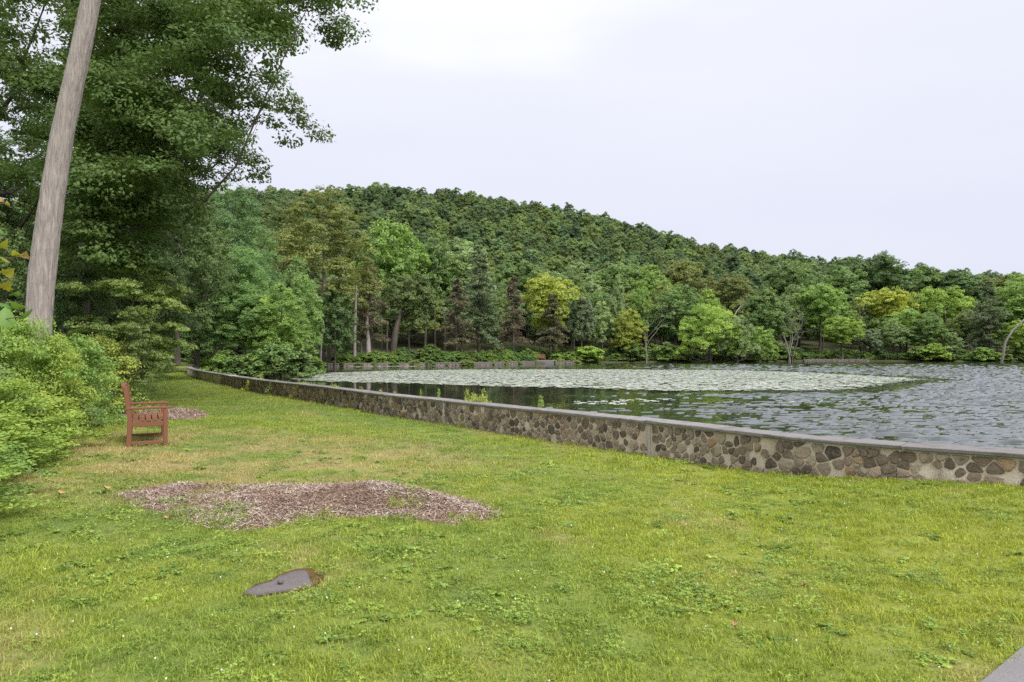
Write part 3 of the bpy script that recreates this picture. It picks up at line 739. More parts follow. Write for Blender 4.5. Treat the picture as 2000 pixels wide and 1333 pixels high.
def even_lobes(rg, n, H, z0, Rr, prof, lr, jit=.25, inner=.12):
    """lobe centres spread evenly over the crown's skin, a few inside"""
    tt = np.linspace(.02, .98, 200); w = np.cumsum(PROF[prof](tt)+.12); w /= w[-1]; t = np.interp((np.arange(n)+.5)/n + rg.normal(size=n)*.5/n, w, tt)
    ph = np.arange(n)*2.39996 + rg.normal(size=n)*jit*1.6; fr = np.where(rg.random(n) < inner, rg.uniform(.1,.6,n), rg.uniform(.8,1.1,n))
    r = np.maximum(Rr-lr*.85, .2*Rr)*PROF[prof](t)*fr; z = z0 + lr*.5 + (H-z0-lr*1.35)*t
    return np.stack([np.cos(ph)*r, np.sin(ph)*r, z], -1)
def lobe_clumps(rg, CC, lr, per, zf=.85):
    """small clumps over the upper and outer skin of each lobe of a crown; returns clump centres and their outward directions"""
    n = len(CC)*per; d = unit(rg.normal(size=(n,3))); d[:,2] = np.where(d[:,2] < -.25, -d[:,2], d[:,2]); c0 = np.repeat(CC, per, 0)
    r = np.repeat(lr*rg.uniform(.7,1.25,len(CC)), per)*(.55+.45*rg.random(n)**.5)
    return c0 + d*r[:,None]*np.array([1,1,zf]), d
def clump_leaves(rg, CC, nl, cr, L_, W_, flat=.62, up=.55, out=.45, axis=None, droop=0.):
    nc = len(CC); N = nc*nl; d = unit(rg.normal(size=(N,3))); d[:,2] = np.where(d[:,2] < -.2, d[:,2]*.4, d[:,2]); rad = rg.random(N)**.40
    cs = np.repeat(cr*rg.uniform(.65,1.3,nc), nl)
    off = d*rad[:,None]*cs[:,None]*np.array([1,1,flat])
    if droop: off[:,2] -= droop*(np.hypot(off[:,0],off[:,1])**1.5)
    C = np.repeat(CC, nl, 0) + off
    ax = np.repeat(axis, nl, 0)*.55 if axis is not None else 0
    nn = unit(d*out + ax + np.array([0,0,up]) + rg.normal(size=(N,3))*.42)
    V, q = leaf_quads(C, nn, L_, W_, rg)
    cv = np.repeat(rg.random(nc), nl)
    v = np.clip(.5*cv + .5*rg.random(N), 0, 1)
    return V, q, v
def limb_path(a, b_, rg, n=6, sag=.12):
    a = np.asarray(a,float); b_ = np.asarray(b_,float); l = np.linalg.norm(b_-a); t = np.linspace(0,1,n)[:,None]
    p = a+(b_-a)*t; bow = np.sin(pi*t)*np.array([0,0,-sag*l]); jit = np.cumsum(rg.normal(size=(n,3))*l*.022,0)*np.sin(pi*t)
    return p + bow + jit
def tree_proto(name, seed, H, Rr, z0, prof, nc, nl, cr, L_, W_=None, flat=.62, tr=.3, limbs=8, bend=.4, inner=.35, lobes=.28, up=.55, out=.45, droop=0., bark='bark', sides=8, twigs=0, lean=(0,0), leafmat='leaf', lobe=None, zf=.85, limbf=.5, limbz=0, extra=None):
    rg = nrng(seed); W_ = W_ or L_*.7
    CC = clumps(rg, nc, H-cr*.5, z0, Rr-cr*.6, prof, inner, lobes, seed) if (not lobe or lobe[1] < 0) else even_lobes(rg, nc, H, z0, Rr, prof, lobe[0])
    if lobe: lobe = (lobe[0], abs(lobe[1]))
    ln = np.array([lean[0], lean[1], 0.])
    CC = CC + ln*(CC[:,2:3]/H)
    if extra is not None: CC = np.vstack([CC, extra])
    LC, ax = lobe_clumps(rg, CC, lobe[0], lobe[1], zf) if lobe else (CC, None)
    V, q, v = clump_leaves(rg, LC, nl, cr, L_, W_, flat, up, out, axis=ax, droop=droop)
    if lobe: v = np.clip(.55*v + .45*np.repeat(rg.random(len(CC)), lobe[1]*nl), 0, 1)
    fol = mesh_np(name+'_crown', V, q, M[leafmat], v=v)
    m = MB(); n = 12; tz = np.linspace(-.4, H*.86, n); tp = np.column_stack([np.cumsum(rg.normal(size=n))*bend*.12, np.cumsum(rg.normal(size=n))*bend*.12, tz]); tp[:,:2] -= tp[1,:2]
    tp = tp + ln*(np.maximum(tz,0)[:,None]/H)
    rad = tr*np.interp(np.linspace(0,1,n), [0,.06,.2,1], [1.45,1.1,.92,.12])
    m.tube(tp, rad, sides, rng=rg, jit=.08)
    hi_ = CC[CC[:,2] > H*limbz] if limbz else CC
    ends = hi_[rg.permutation(len(hi_))[:limbs]] if limbs else []
    for e_ in ends:
        hd = np.hypot(e_[0], e_[1]); zs = max(z0*.75, e_[2]-hd*.75); zs = min(zs, H*.8); st = np.array([np.interp(zs, tz, tp[:,k]) for k in range(3)])
        r0 = np.interp(zs, tz, rad)*limbf; P_ = limb_path(st, e_, rg); m.tube(P_, np.linspace(r0, r0*.15, 6), max(5,sides-3))
        if twigs:
            d = np.linalg.norm(CC-P_[4], axis=1); near = np.argsort(d)[:twigs]
            for j in near:
                b_ = P_[rg.integers(2,6)]; m.tube(limb_path(b_, CC[j], rg, 4), np.linspace(r0*.25, r0*.07, 4), 4, cap=False)
    wood = m.mesh(name+'_trunk', M[bark], True)
    return dict(name=name, fol=fol, wood=wood, H=H, R=Rr)
def conifer_proto(name, seed, H, Rr, z0, nb, L_, tr=.25, dead=.3, nl=70):
    """hemlock: drooping flat sprays on whorled branches"""
    rg = nrng(seed); Vs = []; vs = []; m = MB(); n = 0
    tz = np.linspace(-.4,H*.98,10); m.tube(np.column_stack([np.cumsum(rg.normal(size=10))*.06, np.cumsum(rg.normal(size=10))*.06, tz]), tr*np.linspace(1.2,.1,10), 7)
    C_all = []; N_all = []
    for k in range(nb):
        t = rg.random()**.85; z = z0+(H-z0)*t; r = Rr*(1-t)**.7*rg.uniform(.55,1.1)*(.75+.5*vnoise(t*6, seed*1.0, seed)) + .3; ph = rg.uniform(0,2*pi)
        e_ = np.array([math.cos(ph)*r, math.sin(ph)*r, z-r*rg.uniform(.0,.28)]); st = np.array([0,0,z])
        m.tube([st, (st+e_)/2+[0,0,.1*r], e_], [.05*tr/.25,.03,.01], 4, cap=False)
        if rg.random() < dead: continue
        nn = int(nl*(.4+r/Rr)); tt = rg.uniform(.3,1.05,nn)[:,None]; p = st+(e_-st)*tt + np.array([0,0,.1*r])*np.sin(pi*tt)
        side = np.array([-math.sin(ph),math.cos(ph),0]); p = p + side*(rg.normal(size=(nn,1))*.28*r*.6*(1.1-.5*tt)) + rg.normal(size=(nn,3))*[.1,.1,.12]; p[:,2] -= .25*np.abs(rg.normal(size=nn))*.5
        C_all.append(p); N_all.append(unit(np.array([0,0,.8])+rg.normal(size=(nn,3))*.5))
    C = np.concatenate(C_all); Nn = np.concatenate(N_all); V, q = leaf_quads(C, Nn, L_, L_*.5, rg)
    return dict(name=name, fol=mesh_np(name+'_crown', V, q, M['leaf'], v=rg.random(len(q))), wood=m.mesh(name+'_trunk', M['bark'], True), H=H, R=Rr)
def snag_proto(name, seed, H, nbr, spread, tr=.15, mat='far_deadwood', multi=1, z0=.35):
    """bare tree: forking branches, no leaves"""
    rg = nrng(seed); m = MB()
    def grow(p, d, l, r, depth):
        n = 5; pts_ = [p]
        for k in range(n-1):
            d = unit(d + rg.normal(size=3)*.16 + np.array([0,0,.05])); pts_.append(pts_[-1]+d*l/(n-1))
        m.tube(pts_, np.linspace(r, r*.55, n), 5 if depth < 2 else 3, cap=False)
        if depth < 4:
            for k in range(rg.integers(2,4)):
                b_ = pts_[rg.integers(2,n)]; dd = unit(d + rg.normal(size=3)*spread); dd[2] = abs(dd[2])*.8+.1; grow(b_, unit(dd), l*rg.uniform(.5,.75), r*.5, depth+1)
    for k in range(multi):
        grow(np.array([rg.normal()*.3*(multi>1), rg.normal()*.3*(multi>1), -.3]), unit(np.array([rg.normal()*.12, rg.normal()*.12, 1])), H*.5, tr, 0)
    return dict(name=name, fol=None, wood=m.mesh(name+'_trunk', M[mat], True), H=H, R=H*.3)

def plant(pr, loc, sx, sz, rz, color, name, label, cat='tree', group=None, part='crown', stem='trunk'):
    o = empty(name, loc, rz, label=label, category=cat)
    if group: o['group'] = group
    o.scale = (sx, sx, sz)
    if pr['wood']: w = link(stem, pr['wood'], o)
    if pr['fol']:
        c_ = link(part, pr['fol'], o); c_.color = (*color, 1)
    return o
PR = {}
# far broadleaf kinds (120 m and more away)
for k, (pf, nc, lr) in enumerate([('oak',24,2.0),('round',22,2.0),('oval',24,1.8),('vase',22,2.0),('dome',24,2.0),('oval',30,1.6)]):
    PR['b%d'%k] = tree_proto('broadleaf%d'%k, 100+k, 14, 5, 3.0 if pf != 'dome' else 1.8, pf, nc, 46, .58, .30, .23, flat=.9, tr=.22, limbs=8, up=.42, out=.35, lobe=(lr,16), zf=.95)
PR['feather'] = tree_proto('feather', 120, 27, 8, 5, 'oval', 62, 42, .7, .32, .2, flat=.7, tr=.42, limbs=14, up=.5, out=.3, lobe=(2.2,15), zf=.8)
PR['willow'] = tree_proto('willow', 121, 12, 6, .8, 'dome', 36, 50, .55, .28, .15, flat=1.0, lobe=(1.7,13), zf=1.0, tr=.25, limbs=12, up=.35, out=.6, lobes=.4)
PR['hem0'] = conifer_proto('hemlock0', 130, 17, 3.6, 3.5, 120, .42, dead=.32); PR['hem1'] = conifer_proto('hemlock1', 131, 20, 4.4, 3, 150, .42, dead=.2, nl=80)
PR['snag0'] = snag_proto('snag0', 140, 9, 3, .75); PR['snag1'] = snag_proto('snag1', 141, 11, 3, .55, tr=.16, multi=1); PR['bare'] = snag_proto('bare', 142, 12, 3, .38, tr=.14, multi=3)
# hillside kinds: fewer, larger leaf sprays
for k in range(6):
    PR['h%d'%k] = tree_proto('hill%d'%k, 160+k, 13, 4.6, 2.5, ['oak','round','dome','oval','round','dome'][k], 14, 56, .75, .40, .32, flat=.85, tr=.25, limbs=2, up=.42, out=.35, lobe=(2.1,11), zf=.95, sides=5, leafmat='grass_seed')
# shrubs
for k in range(4):
    PR['s%d'%k] = tree_proto('shrub%d'%k, 180+k, 2.2, 1.35, .15, 'dome', 70, 60, .30, .20, .13, flat=.8, tr=.04, limbs=10, inner=.3, lobes=.45, sides=5, bark='twig')

cg = {'deep':(.072,.118,.042),'mid':(.102,.16,.052),'fresh':(.13,.205,.05),'bright':(.175,.255,.055),'yellow':(.20,.235,.045),'olive':(.118,.138,.04),'grey':(.105,.14,.075),'pale':(.155,.21,.085),'blue':(.092,.158,.058),'brown':(.115,.095,.062),'dullbrown':(.125,.115,.068)}
def put(kind, px, top, wpx, D, colr, name, label, base=None, rz=None, group='trees along the far shore'):
    pr = PR[kind]; X = (px-1000)/F*D; zb_ = float(terr(X, D)); zb_ = max(zb_, WATER-.2) if base is None else EYE+(HOR-base)/F*D
    Hh = EYE+(HOR-top)/F*D - zb_; s_ = wpx/F*D/(2*pr['R'])
    c_ = cg[colr] if isinstance(colr, str) else colr
    s_ = min(s_, 1.3*Hh/pr['H'])
    return plant(pr, (X, D, zb_), s_, Hh/pr['H'], random.uniform(0,6.28) if rz is None else rz, c_, name, label, group=group)
random.seed(5)
FARSHORE = [
 ('feather',630,357,215,106,'olive','feathery_tree','tallest olive feathery tree rising above the left end of the far wall'),
 ('feather',560,372,150,118,(.10,.135,.045),'feathery_tree','olive feathery tree crowding the left side of the tallest one'),
 ('b2',585,505,95,88,'mid','broadleaf_tree','rounded green tree standing below the tall feathery tree at the lake corner'),
 ('b4',655,560,90,100,'deep','broadleaf_tree','dark green low tree under the tall feathery tree'),
 ('b0',770,412,150,140,'fresh','broadleaf_tree','fresh green tall tree just right of the tallest feathery tree'),
 ('b2',850,455,130,150,'mid','broadleaf_tree','mid green tree behind the leaning dark tree'),
 ('hem0',722,508,95,111,'dullbrown','hemlock_tree','thin grey-brown hemlock with bare lower trunk'),
 ('b0',800,520,115,114,(.085,.115,.04),'broadleaf_tree','dark olive tree with round crown on a thick leaning trunk'),
 ('hem1',935,478,120,122,'grey','hemlock_tree','tall grey-green hemlock with dying lower branches'),
 ('hem0',893,545,80,118,'dullbrown','hemlock_tree','brownish hemlock left of the tall grey-green hemlock'),
 ('hem0',1003,540,72,130,'brown','hemlock_tree','browned hemlock right of the tall grey-green hemlock'),
 ('b1',905,470,150,158,'pale','broadleaf_tree','pale green tree behind the tall grey-green hemlock'),
 ('b3',1075,527,125,144,'yellow','broadleaf_tree','yellow-green spreading tree above the distant bench'),
 ('hem0',1080,575,80,139,(.10,.10,.055),'hemlock_tree','dull brown hemlock in front of the yellow-green spreading tree'),
 ('b5',1136,570,62,142,'grey','broadleaf_tree','slim grey-green tree right of the distant bench'),
 ('b2',1176,590,62,147,'pale','broadleaf_tree','slim pale tree below the white snag'),
 ('b2',1206,540,40,158,'pale','broadleaf_tree','narrow pale tree right of the white snag'),
 ('b2',1252,550,48,162,'fresh','broadleaf_tree','narrow fresh green tree behind the bare grey tree'),
 ('b4',1225,600,75,147,'yellow','broadleaf_tree','low yellow-green tree left of the bare grey tree'),
 ('b1',1320,560,120,162,'mid','broadleaf_tree','mid green tree right of the bare grey tree'),
 ('b0',1335,497,130,200,'olive','broadleaf_tree','big round olive oak standing high behind the shore trees'),
 ('willow',1388,590,135,147,'bright','willow_tree','bright green bushy willow spreading over the water'),
 ('willow',1440,612,90,146,'pale','willow_tree','pale grey-green willow at the right of the bright one'),
 ('b2',1380,568,70,160,'bright','broadleaf_tree','bright green crown peeking above the bushy willow'),
 ('b3',1430,530,110,190,'olive','broadleaf_tree','olive tree around the white forked snag'),
 ('b5',1495,560,100,168,'mid','broadleaf_tree','mid green tree left of the bare trunk clump'),
 ('b4',1482,635,80,150,'fresh','broadleaf_tree','low fresh green tree at the water right of the willows'),
 ('b0',1600,545,110,186,'fresh','broadleaf_tree','fresh green tree behind the bare trunk clump'),
 ('b1',1560,560,90,192,'pale','broadleaf_tree','pale tree above the bare trunk clump'),
 ('b3',1645,612,90,174,'bright','broadleaf_tree','bright yellow-green low tree above the short retaining wall'),
 ('b3',1728,555,150,196,'yellow','broadleaf_tree','broad flat-topped tree with yellow crown'),
 ('b5',1700,640,70,176,'grey','broadleaf_tree','grey-green tree right of the bright low tree'),
 ('b2',1745,625,70,176,'pale','broadleaf_tree','pale slim tree below the yellow-crowned tree'),
 ('b1',1815,612,105,174,'mid','broadleaf_tree','mid green bushy tree right of the yellow-crowned tree'),
 ('b0',1838,550,115,192,'bright','broadleaf_tree','tall bright green tree right of the yellow-crowned tree'),
 ('b2',1862,650,38,171,'pale','broadleaf_tree','very small pale tree at the water edge on the right'),
 ('hem1',1932,548,110,172,'grey','pine_tree','tall grey-green pine with a straight bare trunk'),
 ('b1',1985,540,130,186,'fresh','broadleaf_tree','fresh green tree at the right edge of the photo'),
 ('b4',1985,625,70,168,'bright','broadleaf_tree','low bright tree at the right edge beside the leaning white trunk'),
 ('b0',1690,488,190,232,'deep','broadleaf_tree','large dark oak on the skyline above the yellow-crowned tree'),
 ('b3',1718,484,70,240,'deep','broadleaf_tree','open feathery crown sticking up from the skyline'),
 ('b0',1795,510,120,236,'mid','broadleaf_tree','mid green oak on the skyline right of the dark one'),
 ('b5',1870,520,140,226,'deep','broadleaf_tree','dark tree on the low skyline at the right'),
 ('b4',1960,532,150,222,'olive','broadleaf_tree','olive tree on the low skyline at the right edge'),
 ('b1',2080,560,150,180,'mid','broadleaf_tree','mid green tree beyond the right edge of the photo'),
 ('b1',1640,520,140,222,'mid','broadleaf_tree','mid green tree left below the dark skyline oak'),
 ('b4',1770,600,110,182,'fresh','broadleaf_tree','fresh green tree between the yellow-crowned tree and the bushy one'),
 ('b5',1890,600,80,180,(.12,.16,.05),'broadleaf_tree','yellowish green tree left of the tall pine'),
 ('b0',1010,500,120,175,'mid','broadleaf_tree','mid green tree behind the browned hemlock'),
 ('b1',1120,520,130,178,'pale','broadleaf_tree','pale rounded tree behind the slim grey-green tree'),
 ('b4',1200,510,140,190,'mid','broadleaf_tree','mid green tree behind the white snag'),
 ('b2',1270,520,120,186,'fresh','broadleaf_tree','fresh tree behind and left of the big olive oak'),
 ('b0',1540,500,130,215,'mid','broadleaf_tree','mid green tree high behind the bare trunk clump'),
]
for a in FARSHORE: put(*a)
SN = [('snag0',1172,540,60,150,'white dead snag with forked limbs above the slim pale tree',590),('snag0',832,508,80,130,'pale dead branches sticking out behind the leaning dark tree',600),('snag1',1262,570,70,146,'bare grey tree with fine branches at the water',None),
      ('snag0',1434,545,75,176,'white forked snag standing out of the olive tree',615),('bare',1538,590,85,164,'clump of bare grey trunks left of the bright low tree',None),('snag1',1905,650,30,168,'thin dead trunk left of the tall pine',None)]
for kd, px, top, w, D, lab, base_ in SN: put(kd, px, top, w, D, 'mid', 'dead_tree', lab, base=base_, group='dead trees on the far shore')
# bare trunks along the far bank
def bare_trunk(pts_px, D, r, name, label, mat='bark'):
    P_ = np.array([[(x-1000)/F*D, 0, EYE+(HOR-y)/F*D] for x, y in pts_px]); P_[0,2] = float(terr(P_[0,0], D))-.4
    b0 = P_[0].copy(); C = curve_pts(P_, 10)-b0; C[:,1] += np.cumsum(nrng(len(label)).normal(size=10))*.15; m = MB(); m.tube(C, np.linspace(r, r*.55, 10), 8)
    o = empty(name, (b0[0], D, b0[2]), label=label, category='tree', group='bare trunks on the far shore'); link('trunk', m.mesh('trunk', M[mat], True), o); return o
bare_trunk([(765,695),(774,650),(784,605)], 112, .62, 'tree_trunk', 'thick leaning brown trunk under the dark olive round crown')
bare_trunk([(692,698),(696,640),(700,560)], 106, .28, 'tree_trunk', 'slender upright trunk of the grey-brown hemlock', 'bark_grey')
bare_trunk([(722,690),(718,650),(716,600)], 110, .42, 'tree_trunk', 'pale thick trunk right of the slender hemlock trunk', 'bark_grey')
bare_trunk([(598,692),(597,650),(596,600)], 91, .5, 'tree_trunk', 'straight grey trunk behind the bright shrub at the lake corner')
bare_trunk([(641,690),(642,660),(642,620)], 104, .4, 'tree_trunk', 'straight brown trunk in the shade under the feathery tree')
bare_trunk([(627,688),(631,662),(637,645),(636,625)], 100, .12, 'tree_trunk', 'thin crooked pale sapling in the shade under the feathery tree', 'deadwood')
bare_trunk([(1953,700),(1962,670),(1978,645),(2003,622)], 164, .32, 'tree_trunk', 'pale trunk leaning right at the right edge of the photo', 'far_deadwood')
bare_trunk([(1933,697),(1934,660),(1935,625)], 171, .3, 'tree_trunk', 'straight bare trunk of the tall pine', 'bark')
for k, (x, D) in enumerate([(655,118),(675,120),(745,122),(757,126),(830,128),(850,124),(868,130),(1155,150),(1165,152),(1604,182),(1680,178),(1850,184),(1880,182),(1896,186),(1915,180),(1786,186)]):
    o = bare_trunk([(x,696),(x+random.uniform(-2,2),650),(x+random.uniform(-4,4),600)], D, random.uniform(.14,.26), 'tree_trunk', 'thin straight trunk in the shade of the far shore wood')

# forest up the hillside: the largest ones singly, the rest as one mass
rg = nrng(77); pts = []
gridc = {}
def far_ok(x, y, d):
    k = (int(x//10), int(y//10))
    for a in (-1,0,1):
        for b_ in (-1,0,1):
            for (xx, yy) in gridc.get((k[0]+a,k[1]+b_), ()):
                if (xx-x)**2+(yy-y)**2 < d*d: return False
    gridc.setdefault(k, []).append((x,y)); return True
cand_u = rg.uniform(-500, 2700, 34000); cand_D = np.sqrt(rg.uniform(112**2, 540**2, 34000))
cx = (cand_u-1000)/F*cand_D; sdv = lake_sd(cx, cand_D)
D0 = np.clip(112+(cand_u-600)*.062, 100, 178)+6
for u_, D_, x_, s_ in zip(cand_u, cand_D, cx, sdv):
    if s_ > -8 or D_ < np.clip(112+(u_-600)*.062, 100, 178)+12: continue
    if far_ok(x_, D_, 5.8): pts.append((x_, D_, u_))
pts = np.array(pts); zz = terr(pts[:,0], pts[:,1]); order = np.argsort(pts[:,1]); pts = pts[order]; zz = zz[order]
print('HILL', len(pts))
hillcols = [(.066,.106,.042),(.090,.134,.046),(.115,.158,.05),(.080,.126,.05),(.115,.152,.05),(.066,.106,.047)]
ind = [i for i in range(len(pts)) if -60 < pts[i,2] < 2060][:215]; inds = set(ind)
for i in ind:
    k = int(rg.integers(0,6)); s_ = rg.uniform(.8,1.2); f = float(smooth(300,170,pts[i,1])); base_c = np.array(hillcols[int(rg.integers(0,6))])
    warm = np.array([(.135,.19,.05),(.16,.20,.055),(.115,.18,.055),(.14,.19,.085)][int(rg.integers(0,4))]); c_ = base_c*(1-f*.85)+warm*f*.85
    plant(PR['b%d'%k] if pts[i,1] < 210 else PR['h%d'%k], (pts[i,0],pts[i,1],zz[i]-.3), s_*.92, s_*rg.uniform(.9,1.15), rg.uniform(0,6.28), tuple(c_), 'forest_tree', 'rounded green tree crown in the wood on the slope behind the far shore', group='trees in the wood on the far slope')
restk = [i for i in range(len(pts)) if i not in inds]; n = len(restk)
srcs = []
for k in range(6):
    for j in (0,2):
        c_ = np.array(hillcols[(k+j*2) % 6]); me_ = PR['h%d'%k]['fol'].copy(); me_.materials.clear(); me_.materials.append(foliage_mat('hill_leaf_%d_%d' % (k,j), tuple(c_*(.84+.18*j)), trans=.3)); srcs.append(src('hill_source_%02d' % (k*2+j//2), me_))
sc_ = rg.uniform(.66,1.02,n)*rg.choice([.85,1,1,1.12], n)
pp = np.column_stack([pts[restk,0], pts[restk,1], zz[restk]-.3])
scatter('hillside_forest', pp, np.column_stack([np.zeros(n),np.zeros(n),rg.uniform(0,6.28,n)]), np.column_stack([sc_,sc_,sc_*rg.uniform(.8,1.0,n)+.08]), rg.integers(0,12,n), srcs,
        kind='stuff', label='dense green forest covering the hill behind the lake', category='forest')

# shrubs along the far shore
sv = LAKE[len(WC[::40])+1:]
def shore_line():
    i0 = 3; P_ = np.array([(-31,99),(-24,102),(-10,109),(-2,119),(5.7,131),(13.5,137),(24,144),(36,150),(46,149),(56,153),(64,166),(73,172),(90,173),(107,168),(124,164),(150,166)], float); return curve_pts(P_, 400)
SH = shore_line(); d_ = np.concatenate([[0], np.cumsum(np.linalg.norm(np.diff(SH,axis=0),axis=1))])
rg = nrng(91)
ANCH = [(640,'the tall feathery tree'),(735,'the grey-brown hemlock'),(800,'the leaning dark tree'),(880,'the brownish hemlock'),(940,'the tall grey-green hemlock'),(1003,'the browned hemlock'),(1060,'the yellow-green tree by the distant bench'),(1136,'the slim grey-green tree'),(1200,'the white snag'),(1262,'the bare grey tree'),(1320,'the gap left of the willows'),(1388,'the bright bushy willow'),(1440,'the pale willow'),(1490,'the low fresh green tree'),(1540,'the bare trunk clump'),(1600,'the end of the short retaining wall'),(1645,'the bright yellow-green low tree'),(1735,'the yellow-crowned tree'),(1815,'the bushy tree on the right'),(1862,'the very small pale tree'),(1932,'the tall pine'),(1990,'the leaning white trunk')]
for k in range(110):
    s_ = rg.uniform(0, d_[-1]); x = np.interp(s_, d_, SH[:,0]); y = np.interp(s_, d_, SH[:,1]); back = rg.uniform(.8, 2.2) if k % 2 else rg.uniform(2.5, 8)
    x += -.3*back; y += back
    if abs(x/y*F+1000-1052) < 20 and back < 6: continue
    u = x/y*F+1000
    onwall = (600 < u < 1140) or (1565 < u < 1690)
    h_ = rg.uniform(.6,1.3) if onwall else rg.uniform(.9, 2.0)
    if back < 2.4 and onwall: h_ *= .6
    z = float(terr(x,y)); 
    if z < -.3: z = -.2
    ci_ = int(rg.integers(0,6)); cc = [cg['fresh'],cg['bright'],cg['mid'],(.13,.17,.05),(.10,.15,.04),cg['deep']][ci_]; an = min(ANCH, key=lambda a_: abs(a_[0]-u))[1].replace(' by the distant bench','').replace(' on the right','')
    if u > 2050: continue
    lab_ = '%s %s %s below %s' % (('low' if h_ < .9 else 'tall' if h_ > 1.5 else 'mid-height'), ['fresh green shrub','bright green shrub','mid green shrub','yellowish shrub','olive green shrub','dark green shrub'][ci_], 'at the far waterline' if back < 2.4 else 'on the far bank', an)
    plant(PR['s%d'%(k%4)], (x,y,z-.1), h_*rg.uniform(.9,1.7), h_, rg.uniform(0,6), cc, 'shore_shrub', lab_, 'shrub', 'shrubs along the far shore', 'foliage', 'stem')

# tufts hanging over the far wall, breaking its line
rg = nrng(95)
for k, u_ in enumerate((628,668,700,732,772,806,838,872,905,918,960,985,1010,1100,1122)):
    i_ = int(np.argmin(np.abs(SH[:,0]/SH[:,1]*F+1000-u_))); x, y = SH[i_]; h_ = rg.uniform(.28,.5)
    plant(PR['s%d'%(k%4)], (float(x)+.1, float(y)-.55, WATER-.05), h_*rg.uniform(1.0,2.2), h_, rg.uniform(0,6), [(.12,.17,.05),(.10,.15,.045),(.15,.19,.06)][k%3], 'shore_shrub', 'small tuft over the far wall, %s from its left end' % 'first second third fourth fifth sixth seventh eighth ninth tenth eleventh twelfth thirteenth fourteenth fifteenth'.split()[k], 'shrub', 'tufts hanging over the far wall', 'foliage', 'stem')
# low undergrowth on the far wood's floor
rg = nrng(92); n = 900; t_ = rg.uniform(0, d_[-1], n); back = 1.5+16*rg.random(n)**1.6; x = np.interp(t_, d_, SH[:,0])-.3*back; y = np.interp(t_, d_, SH[:,1])+back
k = np.hypot(x-5.5, y-133.5) > 4.0; x, y, back = x[k], y[k], back[k]; z = np.maximum(terr(x, y), -.2)-.1; n = len(x)
srcs = []
for k in range(6):
    me_ = PR['s%d'%(k%4)]['fol'].copy(); me_.materials.clear(); me_.materials.append(foliage_mat('undergrowth_leaf_%d'%k, [(.09,.15,.04),(.12,.18,.045),(.07,.12,.035),(.11,.15,.045),(.08,.13,.04),(.10,.165,.04)][k])); srcs.append(src('undergrowth_source_%02d'%k, me_))
sc_ = rg.uniform(.35,.85,n); scatter('undergrowth', np.column_stack([x,y,z]), np.column_stack([np.zeros(n),np.zeros(n),rg.uniform(0,6.28,n)]), np.column_stack([sc_*1.5,sc_*1.5,sc_]), rg.integers(0,6,n), srcs, kind='stuff', label='low green undergrowth covering the floor of the far shore wood', category='undergrowth')

# ------------------------------------------------------------------ left corner of the lake: nearer trees and bushes
PR['n0'] = tree_proto('corner0', 200, 17, 5.2, 1.2, 'oval', 56, 56, .5, .19, .12, flat=.9, lobe=(1.7,15), zf=.95, up=.45, out=.35, tr=.32, limbs=14, inner=.3, lobes=.3, twigs=2)
PR['n1'] = tree_proto('corner1', 201, 12, 5, 1.2, 'oak', 48, 56, .5, .19, .12, flat=.85, lobe=(1.7,15), zf=.9, up=.45, out=.35, tr=.26, limbs=14, inner=.3, twigs=2)
PR['n2'] = tree_proto('corner2', 202, 7, 2.4, .1, 'oval', 40, 42, .3, .15, .10, flat=.9, lobe=(.75,11), zf=.95, tr=.10, limbs=12, inner=.25, lobes=.5)
PR['dog'] = tree_proto('layered', 203, 5.6, 2.6, 1.6, 'dome', 34, 55, .30, .13, .07, flat=.5, lobe=(.75,-9), zf=.42, lean=(2.4,-.6), tr=.12, limbs=18, inner=.2, lobes=.4, up=.6, out=.3, droop=.25)
random.seed(9)
G2 = 'trees round the left corner of the lake'
put('n0',452,338,185,66,'blue','leafy_tree','tall blue-green leafy tree at the left corner of the lake', group=G2)
put('n1',385,425,210,63,(.085,.125,.045),'shade_tree','dark shade tree whose thick trunk stands at the far end of the stone wall', base=709, group=G2)
put('n0',470,470,170,61,(.10,.17,.055),'leafy_tree','fresh green leafy tree hanging over the far end of the wall', base=716, group=G2)
put('n1',500,560,150,59,(.11,.18,.055),'leafy_tree','low spreading green tree above the corner bushes', base=716, group=G2)
put('n2',590,530,90,74,(.12,.19,.055),'small_tree','slender fresh green tree at the left end of the far bank', base=714, group=G2)
put('n0',500,425,140,78,(.095,.155,.052),'leafy_tree','green leafy tree between the blue-green tree and the feathery tree', group=G2)
put('n2',548,548,110,56,'fresh','small_tree','small fresh green tree leaning over the lake corner', base=722, group=G2)
put('n2',520,575,80,58,'bright','small_tree','small bright green tree left of the one leaning over the water', base=722, group=G2)
put('dog',190,510,240,18.5,(.155,.21,.062),'layered_tree','small light green tree with layered drooping branches beside the path', rz=0.0, group=G2)
put('dog',215,600,130,17.5,(.14,.19,.06),'layered_tree','low light green layered tree at the left of the larger one', rz=.2, group=G2)
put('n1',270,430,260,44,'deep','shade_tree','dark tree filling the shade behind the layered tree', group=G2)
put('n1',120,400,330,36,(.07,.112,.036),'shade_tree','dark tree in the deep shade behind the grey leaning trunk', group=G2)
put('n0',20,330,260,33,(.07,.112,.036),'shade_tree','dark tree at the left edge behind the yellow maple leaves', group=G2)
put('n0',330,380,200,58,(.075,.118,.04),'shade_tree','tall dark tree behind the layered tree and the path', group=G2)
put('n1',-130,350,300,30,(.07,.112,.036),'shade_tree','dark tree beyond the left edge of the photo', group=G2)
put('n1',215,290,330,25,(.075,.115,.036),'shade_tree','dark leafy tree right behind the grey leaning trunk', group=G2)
put('n1',345,330,230,40,(.08,.125,.04),'shade_tree','dark leafy tree hanging over the grass path', base=700, group=G2)
